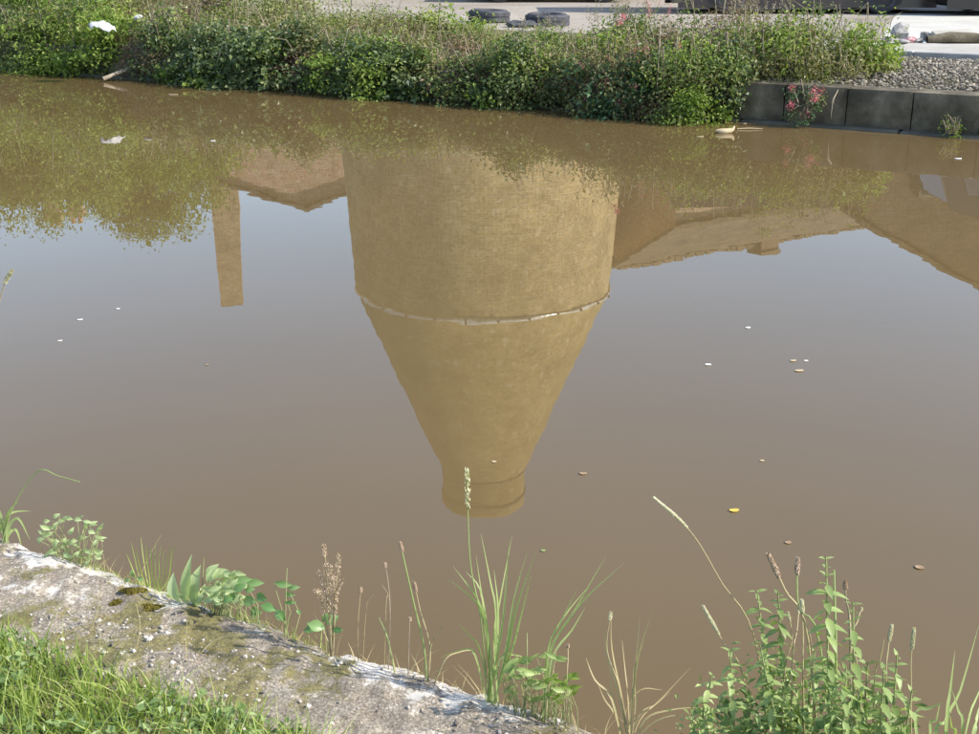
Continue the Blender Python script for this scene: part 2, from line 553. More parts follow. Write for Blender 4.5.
M['valer'] = leaf_mat('valerian_leaf', [(0.03, 0.075, 0.035), (0.075, 0.14, 0.06), (0.14, 0.21, 0.09)], 0.3)
M['pink'] = leaf_mat('pink_blossom', [(0.45, 0.10, 0.16), (0.60, 0.17, 0.24), (0.62, 0.28, 0.30)], 0.3)
M['fluff'] = leaf_mat('seed_fluff', [(0.22, 0.18, 0.14), (0.36, 0.31, 0.26), (0.5, 0.46, 0.4)], 0.3, 0.9)
M['tree_leaf'] = leaf_mat('tree_leaf', [(0.06, 0.11, 0.018), (0.13, 0.20, 0.03), (0.23, 0.30, 0.05), (0.34, 0.40, 0.10)], 0.4, 0.45, 0.9)
M['far_grass'] = leaf_mat('bank_grass', [(0.12, 0.14, 0.04), (0.22, 0.24, 0.08), (0.34, 0.33, 0.14), (0.45, 0.41, 0.23)], 0.35, 0.7, 1.1)
M['grass'] = leaf_mat('turf_blade', [(0.10, 0.155, 0.035), (0.22, 0.30, 0.065), (0.36, 0.43, 0.12), (0.52, 0.53, 0.24)], 0.4, 0.45, 5.0)
M['clover'] = leaf_mat('turf_broad_leaf', [(0.08, 0.13, 0.045), (0.19, 0.27, 0.10), (0.33, 0.41, 0.19)], 0.35, 0.4, 7.0)
M['blade'] = leaf_mat('tall_grass_blade', [(0.20, 0.27, 0.09), (0.34, 0.41, 0.18), (0.50, 0.54, 0.30)], 0.4, 0.45, 4.0)
M['straw'] = leaf_mat('straw', [(0.28, 0.22, 0.12), (0.42, 0.35, 0.20), (0.55, 0.48, 0.30)], 0.25, 0.7, 5.0)
M['seed'] = leaf_mat('pale_seed', [(0.42, 0.38, 0.25), (0.60, 0.56, 0.42), (0.72, 0.70, 0.58)], 0.3, 0.7, 9.0)
M['brownhead'] = leaf_mat('brown_seedhead', [(0.32, 0.22, 0.15), (0.46, 0.34, 0.25), (0.58, 0.47, 0.37)], 0.1, 0.9, 9.0)
M['nettle'] = leaf_mat('nettle_leaf', [(0.09, 0.14, 0.045), (0.19, 0.26, 0.085), (0.31, 0.39, 0.15), (0.44, 0.49, 0.24)], 0.35, 0.45, 6.0)
M['nettle_stem'] = plain('nettle_stem', (0.24, 0.27, 0.11), 0.6)
M['dock'] = leaf_mat('dock_leaf', [(0.26, 0.34, 0.16), (0.38, 0.46, 0.24), (0.50, 0.55, 0.33)], 0.35, 0.4, 4.0)
M['bind'] = leaf_mat('bindweed_leaf', [(0.07, 0.16, 0.055), (0.14, 0.26, 0.09), (0.30, 0.40, 0.18)], 0.3, 0.35, 8.0)
M['yellow_leaf'] = plain('yellow_leaf', (0.62, 0.42, 0.07), 0.5)
M['brown_leaf'] = plain('brown_leaf', (0.30, 0.20, 0.12), 0.7)
M['white_bit'] = plain('white_feather', (0.80, 0.79, 0.76), 0.6, var=0.05)
M['wood_bit'] = plain('pale_wood', (0.46, 0.37, 0.23), 0.8)
M['green_bit'] = plain('green_leaf', (0.22, 0.27, 0.10), 0.5)

# buildings and vehicles
M['kiln_brick'] = brick_mat('kiln_brick', (0.43, 0.325, 0.145), (0.345, 0.26, 0.118), (0.47, 0.395, 0.24), 3.86, 0.92, stain=(0.60, 0.48, 0.29))
M['kiln_neck'] = brick_mat('kiln_neck_brick', (0.38, 0.285, 0.105), (0.32, 0.24, 0.09), (0.39, 0.32, 0.17), 2.1, 0.92, stain=(0.56, 0.44, 0.27))
M['stack_brick'] = brick_mat('stack_brick', (0.36, 0.27, 0.16), (0.26, 0.19, 0.115), (0.38, 0.31, 0.21))
M['pink_brick'] = brick_mat('pink_brick', (0.46, 0.29, 0.19), (0.36, 0.215, 0.14), (0.46, 0.39, 0.31), stain=(0.52, 0.42, 0.32))
M['dark_brick'] = brick_mat('dark_brick', (0.17, 0.115, 0.068), (0.14, 0.095, 0.06), (0.18, 0.145, 0.10))
M['flashing'] = plain('lead_flashing', (0.74, 0.69, 0.56), 0.25, 0.25, var=0.25)
M['cap'] = rough_mat('cement_cap', [(0.3, (0.18, 0.15, 0.10)), (0.7, (0.30, 0.26, 0.19))], 5.0)
M['iron'] = plain('rusty_iron', (0.10, 0.07, 0.05), 0.7)
M['tile'] = brick_mat('roof_tile', (0.17, 0.13, 0.075), (0.125, 0.098, 0.06), (0.08, 0.06, 0.05), bw=0.25, bh=0.2)
M['slate'] = brick_mat('roof_slate', (0.13, 0.115, 0.10), (0.10, 0.09, 0.08), (0.05, 0.045, 0.04), bw=0.3, bh=0.22)
M['frame'] = plain('white_frame', (0.72, 0.71, 0.68), 0.5)
M['glass'] = plain('window_glass', (0.05, 0.06, 0.07), 0.05, spec=0.8)
M['door'] = plain('green_door', (0.05, 0.09, 0.06), 0.5)
M['pot'] = plain('clay_pot', (0.45, 0.24, 0.15), 0.8)
M['van_dark'] = plain('dark_van_paint', (0.018, 0.010, 0.012), 0.25, var=0.05)
M['van_black'] = plain('black_van_paint', (0.012, 0.012, 0.014), 0.25, var=0.05)
M['car_grey'] = plain('grey_car_paint', (0.16, 0.17, 0.19), 0.3, var=0.05)
M['black_trim'] = plain('black_trim', (0.02, 0.02, 0.02), 0.6)
M['rim'] = plain('wheel_rim', (0.06, 0.06, 0.06), 0.5, 0.3)
M['lamp_glass'] = plain('lamp_glass', (0.7, 0.7, 0.7), 0.1)
M['red_glass'] = plain('red_glass', (0.4, 0.02, 0.02), 0.15)

# ================================================================== SETTING
mb = MB()
P = np.array([[tuple(W(s, t, 0.0)) for t in (2.0, 6.0, 10.0, 15.2)] for s in np.linspace(-220, 180, 41)])
tag(mb.grid(P).build('water', M['water']), kind='structure')

mb = MB()                                              # canal bed
mb.grid(np.array([[tuple(W(s, t, -1.3)) for t in (1.0, 16.0)] for s in (-220, 180)]))
tag(mb.build('canal_bed', M['soil']), kind='structure')


def far_z(t):
    return np.interp(t, [14.9, 15.1, 15.6, 17.2, 18.6, 900], [0.33, 0.40, 0.50, 0.66, 0.72, 0.72])


# far ground, from the wall top to the horizon
sv = np.concatenate([np.linspace(-900, -45, 12), np.arange(-40, 16, 0.25), np.linspace(20, 900, 12)])
tv = np.concatenate([np.arange(15.0, 22, 0.2), np.array([23, 25, 30, 40, 60, 120, 300, 900])])
SS, TT = np.meshgrid(sv, tv, indexing='ij')
ZZ = far_z(TT) + 0.05 * fbm(SS * 1.1, TT * 1.1) * np.clip((18.5 - TT) / 2, 0, 1)
G = np.stack([SS * EX + TT * NX, SS * EY + TT * NY, ZZ], -1)
k = int(np.searchsorted(tv, 18.2))
tag(MB().grid(G[:, :k + 1]).build('far_bank', M['soil']), kind='structure')
tag(MB().grid(G[:, k:]).build('yard', M['yard']), kind='structure')

# concrete apron of the yard (right), its left edge runs away from the canal
ap = [(5.95, 19.5), (8.5, 27.0), (9.6, 30.0), (40, 30.0), (40, -2.0), W(6.0, 17.12)[:2], W(-3.6, 18.6)[:2]]
mb = MB()
mb.V.append(np.array([[p[0], p[1], 0.724] for p in ap])); mb.n = len(ap); mb.F.append(np.array([list(range(len(ap)))[::-1]])); mb.sm.append(False)
tag(mb.build('concrete_apron', M['apron']), kind='structure')

# pavement strip and kerb on the right
s0, s1 = -6.2, 14.0
mb = MB()
mb.box((0, 0, 0), (s1 - s0, 1.5, 0.10))
o = mb.build('pavement', M['pavement']); o.location = W((s0 + s1) / 2, 18.02, 0.68); o.rotation_euler.z = ANG
tag(o, kind='structure')
kerb = thing('kerb', 'grey kerb stones edging the pavement behind the gravel', 'kerb', W(s0, 17.2, 0.6), ANG)
mb = MB().box((0, 0, 0), (0.895, 0.14, 0.24))
kme = mb.mesh('kerb_stone'); kme.materials.append(M['kerb'])
for i in range(int((s1 - s0) / 0.9)):
    o = bpy.data.objects.new('kerb_stone', kme); COL.objects.link(o); o.parent = kerb
    o.location = (0.45 + i * 0.9, 0, 0.02 + 0.012 * (random.random() - .5)); o.rotation_euler.z = 0.012 * (random.random() - .5)
    md = o.modifiers.new('bevel', 'BEVEL'); md.width = 0.015; md.segments = 2

# far canal wall: weathered blocks on a damp footing ledge
wall = thing('canal_wall', 'weathered grey block wall along the far waterline', 'wall', W(-24, T_FAR + 0.1, 0), ANG)
variants = []
for k in range(5):
    mb = MB()
    n1_, n2_ = 9, 6
    L, H, Dp = 0.735, 0.43, 0.34
    xs = np.linspace(-L / 2, L / 2, n1_); zs = np.linspace(-H / 2, H / 2, n2_)
    X, Z = np.meshgrid(xs, zs, indexing='ij')
    edgef = np.minimum(np.minimum(X + L / 2, L / 2 - X) / .05, np.minimum(Z + H / 2, H / 2 - Z) / .05).clip(0, 1)
    Y = -Dp / 2 - 0.012 * fbm(X * 7 + 9 * k, Z * 7 + 3 * k) + 0.03 * (1 - edgef)
    F = np.stack([X, Y, Z], -1)
    mb.grid(F)
    top = np.stack([np.stack([xs, Y[:, -1], zs[-1] + 0 * xs], -1), np.stack([xs, 0 * xs + Dp / 2, zs[-1] + 0.01 + 0 * xs], -1)], 1)
    mb.grid(top)
    for sd in (0, -1):
        q = np.stack([np.stack([0 * zs + xs[sd], Y[sd], zs], -1), np.stack([0 * zs + xs[sd], 0 * zs + Dp / 2, zs], -1)], 1)
        mb.grid(q)
    me = mb.mesh('block'); me.materials.append(M['wall_block']); variants.append(me)
for i in range(38):
    o = bpy.data.objects.new('block', variants[i % 5]); COL.objects.link(o); o.parent = wall
    o.location = (0.375 + i * 0.75, 0.16 + 0.02 * (random.random() - .5), 0.245 + 0.014 * (random.random() - .5))
    o.rotation_euler = (0.02 * (random.random() - .5), 0.012 * (random.random() - .5), 0.02 * (random.random() - .5))
mb = MB().box((0, 0, 0), (1.88, 0.42, 0.62))
fme = mb.mesh('footing_block'); fme.materials.append(M['wet_block'])
for i in range(16):
    o = bpy.data.objects.new('footing_block', fme); COL.objects.link(o); o.parent = wall
    o.location = (0.95 + i * 1.9, 0.10 + 0.03 * (random.random() - .5), -0.27 + 0.015 * (random.random() - .5))
    md = o.modifiers.new('bevel', 'BEVEL'); md.width = 0.03; md.segments = 2
mb = MB().box((0, 0, 0), (30.0, 0.2, 1.6)); o = mb.build('backing', M['wet_block'], wall); o.location = (14.9, 0.45, -0.48)

# near bank: ground, rough concrete edge, turf
sv = np.concatenate([np.linspace(-900, -12, 10), np.arange(-10, 10, 0.2), np.linspace(12, 900, 10)])
tv = np.concatenate([np.array([-900, -200, -60, -20, -8]), np.arange(-4, 2.01, 0.2)])
SS, TT = np.meshgrid(sv, tv, indexing='ij')
ZZ = 0.375 + 0.03 * fbm(SS * 1.7, TT * 1.7) * np.clip((1.8 - TT) * 2, 0, 1) - 0.06 * np.clip(TT - 1.75, 0, 1) / .25
tag(MB().grid(np.stack([SS * EX + TT * NX, SS * EY + TT * NY, ZZ], -1)).build('near_bank', M['turf_soil']), kind='structure')


def coping_z(s, t):
    lip = T_NEAR + 0.035 * fbm(s * 2.1, s * 0 + 3.3, 3)
    z = 0.392 + 0.022 * fbm(s * 3.0, t * 3.0, 5) + 0.016 * fbm(s * 26, t * 26, 4) - 0.02 * np.clip((1.95 - t) / .2, 0, 1)
    over = np.clip((t - (lip - 0.10)) / 0.10, 0, 3)
    return z - 0.032 * over ** 2, lip


sv = np.arange(-7.0, 6.0, 0.011); tv = np.concatenate([np.arange(1.66, 2.25, 0.011), np.arange(2.25, 2.36, 0.02)])
SS, TT = np.meshgrid(sv, tv, indexing='ij')
ZZ, LIP = coping_z(SS, TT)
Tf = np.minimum(TT, LIP + 0.02)
ZZ = np.where(TT > LIP + 0.02, ZZ - (TT - LIP - 0.02) * 6.0, ZZ)
o = MB().grid(np.stack([SS * EX + Tf * NX, SS * EY + Tf * NY, ZZ], -1)).build('canal_edge', M['coping'])
tag(o, 'rough concrete canal edge with moss and white lichen in foreground', 'wall')
mb = MB().box((0, 0, 0), (400, 0.3, 1.2)); o = mb.build('near_canal_wall', M['wet_block']); o.location = W(0, T_NEAR - 0.16, -0.33); o.rotation_euler.z = ANG
tag(o, 'dark canal wall face below the near concrete edge', 'wall')

# loose pebbles on the concrete edge
mb = MB()
cnt = 0
while cnt < 8000:
    s = rng.uniform(-4.5, 3.5); t = rng.uniform(1.74, 2.235)
    if vnoise(s * 2.6, t * 2.6) < -0.02 and rng.random() < .85:
        continue
    r = 0.0016 + 0.0054 * rng.random() ** 4
    z = float(coping_z(np.array(s), np.array(t))[0])
    mb.blob(W(s, t, z + r * 0.25), r, 4, 5, 0.3, 0.7); cnt += 1
stuff(tag(mb.build('pebbles', M['pebble']), 'loose pale pebbles scattered on the concrete edge', 'pebbles'))

# moss cushions on the concrete edge
for i, (px, py, r, lab) in enumerate([(133, 592, 0.022, 'upper olive moss cushion on the concrete edge by the dock plant'),
                                      (150, 606, 0.026, 'largest olive moss cushion on the concrete edge below the dock plant'),
                                      (118, 599, 0.016, 'small flat moss cushion on the concrete left of the larger ones')]):
    p = on_z(px, py, 0.395)
    s, t = ST(p.x, p.y)
    z = float(coping_z(np.array(s), np.array(t))[0])
    n = 900
    a = rng.random(n) * 2 * math.pi; q = np.sqrt(rng.random(n))
    lump = 1 + .3 * np.sin(a * 3 + i)
    pos = np.stack([p.x + r * 1.5 * q * lump * np.cos(a), p.y + r * q * lump * np.sin(a), z - .002 + r * 0.45 * (1 - q ** 2) + 0.002 * rng.random(n)], -1)
    mb = MB().leaves(pos, rng.normal(size=(n, 3)) + [0, 0, 1.2], rng.normal(size=(n, 3)), 0.006, 0.004)
    tag(mb.build('moss_cushion', M['moss'], off=(p.x, p.y, z)), lab, 'moss', 'moss cushions on the edge').location = (p.x, p.y, z)

# turf: grass and broad leaves nobody could count
def turf_edge(s):
    return 1.86 + 0.05 * (np.asarray(s) + 2.9) + 0.06 * fbm(np.asarray(s) * 1.6, np.asarray(s) * 0 + 8.8, 3)


N = 42000
s = rng.uniform(-3.6, 2.6, N); t = 1.90 - rng.random(N) ** 1.3 * 1.1
dens = np.clip((turf_edge(s) - t) / 0.07, 0, 1)
keep = rng.random(N) < dens
s, t = s[keep], t[keep]; N = len(s)
base = np.stack([s * EX + t * NX, s * EY + t * NY, np.full(N, 0.365)], -1)
ln = (0.035 + 0.062 * rng.random(N)) * (0.7 + 0.9 * np.clip(vnoise(s * 4, t * 4) + .5, 0, 1))
lean = rng.normal(size=(N, 2)) * 0.45
tip = base + np.stack([lean[:, 0] * ln, lean[:, 1] * ln, ln * 0.9], -1)
bend = np.stack([-lean[:, 0] * ln * .16, -lean[:, 1] * ln * .16, ln * 0.10], -1)
mb = MB().blades(base, tip, bend, 0.0028 + 0.0034 * rng.random(N), 3)
stuff(tag(mb.build('grass', M['grass']), 'bright green grass on the near bank at lower left', 'grass'))
n = 15000
s = rng.uniform(-3.6, 2.6, n); t = 1.88 - rng.random(n) ** 1.4 * 1.1
keep = (turf_edge(s) - .04 > t) & (vnoise(s * 5 + 3, t * 5) > -0.12)
s, t = s[keep], t[keep]; n = len(s)
pos = np.stack([s * EX + t * NX, s * EY + t * NY, 0.395 + 0.045 * rng.random(n)], -1)
mb = MB().leaves(pos, rng.normal(size=(n, 3)) * .5 + [0.1, -0.2, 1], rng.normal(size=(n, 3)), 0.014 + 0.026 * rng.random(n) ** 2, 0.011 + 0.014 * rng.random(n) ** 2)
stuff(tag(mb.build('broad_leaves', M['clover']), 'small broad leaves mixed into the near grass', 'ground cover'))

# grass on the far bank slope
N = 30000
s = rng.uniform(-24, -4.2, N); t = 15.05 + rng.random(N) * 3.6
lim = np.interp(s, [-24, -14, -10.5, -8, -4.6, -4.2], [18.6, 18.6, 17.6, 17.3, 17.0, 15.6])
keep = (t < lim + 0.5 * vnoise(s * 1.3, t * 1.3)) & (vnoise(s * 1.2 + 7, t * 1.2) > -0.28)
s, t = s[keep], t[keep]; N = len(s)
base = np.stack([s * EX + t * NX, s * EY + t * NY, far_z(t) - 0.04], -1)
ln = (0.08 + 0.20 * rng.random(N)) * (0.7 + .8 * np.clip(vnoise(s * .9, t * .9) + .4, 0, 1))
lean = rng.normal(size=(N, 2)) * 0.35
tip = base + np.stack([lean[:, 0] * ln, lean[:, 1] * ln, ln], -1)
mb = MB().blades(base, tip, np.stack([-lean[:, 0] * ln * .2, -lean[:, 1] * ln * .2, 0 * ln], -1), 0.006 + 0.008 * rng.random(N), 2)
stuff(tag(mb.build('bank_grass', M['far_grass']), 'rough yellowish grass covering the far bank slope', 'grass'))

# gravel bed above the far wall on the right
mb = MB()
for i in range(15000):
    s = rng.uniform(-5.4, 2.2); t = rng.uniform(15.12, 17.08)
    r = 0.009 + 0.016 * rng.random() ** 2
    mb.blob(W(s, t, float(far_z(t)) + 0.05 * math.sin(math.pi * (t - 15.1) / 2) + r * .3 + 0.02 * rng.random()), r, 3, 5, 0.3, 0.75)
stuff(tag(mb.build('gravel', M['gravel']), 'bed of grey gravel on top of the far wall at right', 'gravel'))

# ================================================================== BUILDINGS (seen mirrored in the water)
def ratio(py):
    d = ray(489.5, py); return -d.z / d.y


def up_z(py, Y):
    """height of something at distance Y whose mirror image lies in row py"""
    return ratio(py) * Y - CAM_Z


# ---- bottle kiln
KY = 36.5
KS = lambda prof: [(r_ * KY / 34.0, (z_ + 2.8) * KY / 34.0 - 2.8 if z_ > 0 else z_) for r_, z_ in prof]
k = thing('bottle_kiln', 'tall brown brick bottle kiln mirrored in the centre of canal', 'kiln', (-0.2, KY, 0.70))


def worn(prof, n, amp):
    """a lathe whose courses are a little out of true"""
    m_ = MB().lathe(KS(prof), n)
    V = m_.V[0]; a_ = np.arctan2(V[:, 1], V[:, 0])
    f_ = 1 + amp * (fbm(np.cos(a_) * 2.2 + 5, V[:, 2] * .7 + np.sin(a_) * 2.2, 4)) / np.hypot(V[:, 0], V[:, 1])
    V[:, 0] *= f_; V[:, 1] *= f_
    return m_


def fine(prof, m_=5):
    out = []
    for (r0, z0), (r1, z1) in zip(prof[:-1], prof[1:]):
        out += [(r0 + (r1 - r0) * q / m_, z0 + (z1 - z0) * q / m_) for q in range(m_)]
    return out + [prof[-1]]


worn(fine([(3.98, -0.1), (3.92, 1.0), (3.83, 2.2), (3.74, 3.3), (3.66, 4.6), (3.57, 5.9), (3.53, 6.32)]), 128, .02).build('kiln_body', M['kiln_brick'], k)
worn(fine([(3.53, 6.42), (3.36, 6.80), (3.05, 7.55), (2.70, 8.40), (2.34, 9.25), (1.98, 10.10), (1.66, 10.85), (1.42, 11.45), (1.27, 11.85)]), 128, .02).build('kiln_shoulder', M['kiln_neck'], k)
worn([(3.50, 6.30), (3.565, 6.31), (3.58, 6.36), (3.56, 6.42), (3.45, 6.45)], 128, .02).build('ledge_ring', M['flashing'], k)
worn(fine([(1.27, 11.85), (1.22, 12.0), (1.20, 12.3), (1.20, 12.72)]), 64, .03).build('kiln_neck', M['kiln_neck'], k)
MB().lathe(KS([(1.20, 11.93), (1.255, 11.94), (1.255, 11.98), (1.20, 12.0)]), 64).build('iron_band', M['iron'], k)
MB().lathe(KS([(1.20, 12.66), (1.245, 12.67), (1.25, 12.71), (1.2, 12.73)]), 64).build('iron_band', M['iron'], k)
worn([(1.20, 12.74), (1.22, 12.95), (1.17, 13.02), (0.95, 13.02), (0.92, 12.5), (0.9, 11.0)], 64, .04).build('kiln_rim', M['kiln_neck'], k)
rz_ = KS([(3.60, 6.37)])[0]
for j in range(10):                                     # small iron bolts on the ledge
    a = -math.pi / 2 + (j - 3.5) * 0.23
    MB().box((rz_[0] * math.cos(a), rz_[0] * math.sin(a), rz_[1]), (0.05, 0.05, 0.07), a).build('bolt', M['iron'], k)

# ---- square chimney stack
CY = 55.0
ch = thing('chimney_stack', 'slim square brick chimney stack left of the kiln', 'chimney', (-11.75, CY, 0.7), R(10))
top = up_z(301, CY) - 0.7
mb = MB().box((0, 0, top / 2), (1.62, 1.62, top), 0, 0.60); mb.build('shaft', M['stack_brick'], ch)
for zf in (0.36, 0.47):
    w = 1.62 * (1 - 0.40 * zf) + 0.07
    MB().box((0, 0, top * zf), (w, w, 0.10)).build('iron_band', M['iron'], ch)
MB().box((0, 0, top + 0.03), (0.965, 0.965, 0.08)).build('cap', M['cap'], ch)


def window(root, c, w, h, face='front', fm='frame'):
    """face front: wall plane y = c[1] looking to -y"""
    f = MB()
    x, y, z = c
    b = 0.07
    if face == 'front':
        f.box((x, y, z + h / 2 - b / 2), (w, 0.08, b)); f.box((x, y, z - h / 2 + b / 2), (w + .12, 0.14, b))
        f.box((x - w / 2 + b / 2, y, z), (b, 0.08, h - 2 * b)); f.box((x + w / 2 - b / 2, y, z), (b, 0.08, h - 2 * b)); f.box((x, y, z), (0.05, 0.06, h - 2 * b))
        p = MB().box((x, y + 0.015, z), (w - 2 * b, 0.03, h - 2 * b))
    else:
        f.box((x, y, z + h / 2 - b / 2), (0.08, w, b)); f.box((x, y, z - h / 2 + b / 2), (0.14, w + .12, b))
        f.box((x, y - w / 2 + b / 2, z), (0.08, b, h - 2 * b)); f.box((x, y + w / 2 - b / 2, z), (0.08, b, h - 2 * b)); f.box((x, y, z), (0.06, 0.05, h - 2 * b))
        p = MB().box((x + 0.015, y, z), (0.03, w - 2 * b, h - 2 * b))
    wo = f.build('window', M[fm], root)
    p.build('pane', M['glass'], wo)


def gabled(name, label, cat, loc, rz, L, Dp, eave, ridge, wall_m, roof_m, chimneys=(), fw=(), gw=(), door=None, over=0.22):
    """ridge along local x from 0 to L, depth Dp centred on y = 0, front wall at -Dp/2"""
    r = thing(name, label, cat, loc, rz)
    h = Dp / 2
    v = [(0, -h, 0), (L, -h, 0), (L, h, 0), (0, h, 0), (0, -h, eave), (L, -h, eave), (L, h, eave), (0, h, eave), (0, 0, ridge), (L, 0, ridge)]
    mb = MB(); mb.V.append(np.array(v, float)); mb.n = 10
    mb.F.append(np.array([[0, 1, 5, 4], [2, 3, 7, 6]])); mb.sm.append(False)
    mb.F.append(np.array([[1, 2, 6, 9, 5], [3, 0, 4, 8, 7]])); mb.sm.append(False)
    mb.build('wall', wall_m, r)
    sl = (ridge - eave) / h
    ro = MB()
    th = 0.13
    for sg in (-1, 1):
        n_ = 9
        y0 = sg * (h + over); z0 = eave - sl * over + 0.03
        A = [(-over, y0, z0), (L + over, y0, z0), (L + over, 0, ridge + 0.03), (-over, 0, ridge + 0.03)]
        B = [(x, y, z + th) for x, y, z in A]
        ro.add(A + B, [[0, 1, 2, 3], [7, 6, 5, 4], [0, 4, 5, 1], [1, 5, 6, 2], [2, 6, 7, 3], [3, 7, 4, 0]])
    rf = ro.build('roof', roof_m, r)
    rt = MB()
    for i in range(int(L / 0.45) + 1):
        rt.box((0.2 + i * 0.45, 0, ridge + 0.16 + 0.02 * random.random()), (0.43, 0.26, 0.13), 0, 0.7)
    stuff(rt.build('ridge_tile', roof_m, rf))
    for (x, y, w, d, zt) in chimneys:
        zb = ridge - sl * abs(y) - 0.4
        c = MB().box((x, y, (zb + zt) / 2), (w, d, zt - zb)).box((x, y, zt - 0.12), (w + .12, d + .12, 0.14)).build('chimney', M['dark_brick'] if cat == 'house' and L > 12 else wall_m, rf)
        for kx in ((-1, 1) if L < 12 else ()):
            pp = MB().lathe([(0.10, 0), (0.13, 0.02), (0.10, 0.12), (0.09, 0.32), (0.12, 0.36), (0.08, 0.36)], 12, (x + kx * w * .24, y, zt)); pp.build('chimney_pot', M['pot'], rf)
    for (x, z, w, hh) in fw:
        window(r, (x, -h - 0.03, z), w, hh)
    for (y, z, w, hh) in gw:
        window(r, (-0.03, y, z), w, hh, 'side', 'cap' if cat == 'workshop' else 'frame')
    if door:
        d = MB().box((door, -h - 0.03, 1.02), (0.95, 0.07, 2.04)).build('door', M['door'], r)
        MB().box((door + .34, -h - 0.08, 1.0), (0.1, 0.04, 0.04)).build('handle', M['rim'], d)
    return r


# gable house between stack and kiln: pink brick gable end towards the canal
GY = 45.0
gabled('brick_house', 'pink brick gable end between the chimney stack and kiln', 'house', (-6.66, GY, 0.7), R(90 + 6), 11.0, 9.6,
       up_z(210, GY) - 0.7 - 1.75, up_z(210, GY) - 0.7 - 0.15, M['pink_brick'], M['slate'], gw=((-1.6, 3.0, 1.0, 1.3), (1.8, 3.0, 1.0, 1.3)))
# house far left with two chimneys
HY = 50.0
gabled('terrace_house', 'far left brick house with two chimneys behind the trees', 'house', (-24.5, HY, 0.7), R(4), 9.5, 7.0,
       4.3, up_z(200, HY) - 0.7, M['pink_brick'], M['slate'],
       chimneys=((6.6, 0.3, 0.62, 0.62, up_z(222, HY) - 0.7), (7.5, 0.3, 0.55, 0.6, up_z(219, HY) - 0.7)), fw=((1.5, 1.6, 1, 1.3), (5, 1.6, 1, 1.3), (8, 1.6, 1, 1.3)), door=3.2)
# house right of the kiln with a long ridge
HR = R(32.6)
ridge_z = up_z(268, 38.0) - 0.7
gabled('cottage', 'pink walled cottage with long tiled roof right of kiln', 'house', (4.0, 38.0, 0.7), HR, 12.2, 5.2,
       ridge_z - 1.80, ridge_z - 0.18, M['pink_brick'], M['tile'], chimneys=((6.3, 0.0, 0.8, 0.55, ridge_z + 0.36),),
       fw=((1.6, 3.9, 0.9, 1.0), (4.2, 3.9, 0.9, 1.0), (7.2, 3.9, 0.9, 1.0), (1.6, 1.3, 1.0, 1.2), (7.2, 1.3, 1.0, 1.2)), door=4.2)
# workshop at the right with its gable towards the canal
WY = 30.0
wx0 = 9.15
ev = up_z(225, WY) - 0.7
gabled('workshop', 'dark brick workshop gable at the far right of the yard', 'workshop', (wx0 + 4.0, WY, 0.7), R(90), 12.0, 8.0,
       ev - 0.12, ev + 2.05, M['dark_brick'], M['tile'], gw=((2.2, 2.75, 1.15, 0.7), (-1.0, 2.6, 1.2, 0.9)), door=None, over=0.1)
# warehouse beyond the right edge of the view; its shadow lies across the yard
gabled('warehouse', 'brick warehouse beyond the right edge shading the vans', 'warehouse', (14.2, 26.4, 0.7), R(0), 16.0, 6.0,
       5.2, 7.2, M['dark_brick'], M['slate'], fw=((3, 2.4, 1.4, 1.4), (7, 2.4, 1.4, 1.4), (11, 2.4, 1.4, 1.4)), door=1.2)


# ================================================================== VEHICLES
def wheels(root, xs, y0, y1, r):
    for x in xs:
        for y in (y0, y1):
            w = MB()
            for (a, b, mt, nm) in ((r, 0.10, 'rubber', 'wheel'),):
                prof = [(r * .62, -b), (r * .93, -b), (r, -b * .6), (r, b * .6), (r * .93, b), (r * .62, b)]
                q = MB().lathe(prof, 24)
                V = np.concatenate(q.V); V = np.stack([V[:, 0] + x, V[:, 2] + y, V[:, 1] + r], -1)
                w.add(V, np.concatenate(q.F), True)
            wo = w.build('wheel', M['rubber'], root)
            q = MB().lathe([(0.01, 0.03), (r * .35, 0.05), (r * .62, 0.02), (r * .62, -0.08), (.01, -.08)], 20)
            V = np.concatenate(q.V); sg = -1 if y == y0 else 1
            V = np.stack([V[:, 0] + x, sg * V[:, 2] * 1.4 + y, V[:, 1] + r], -1)
            MB().add(V, np.concatenate(q.F), True).build('rim', M['rim'], wo)


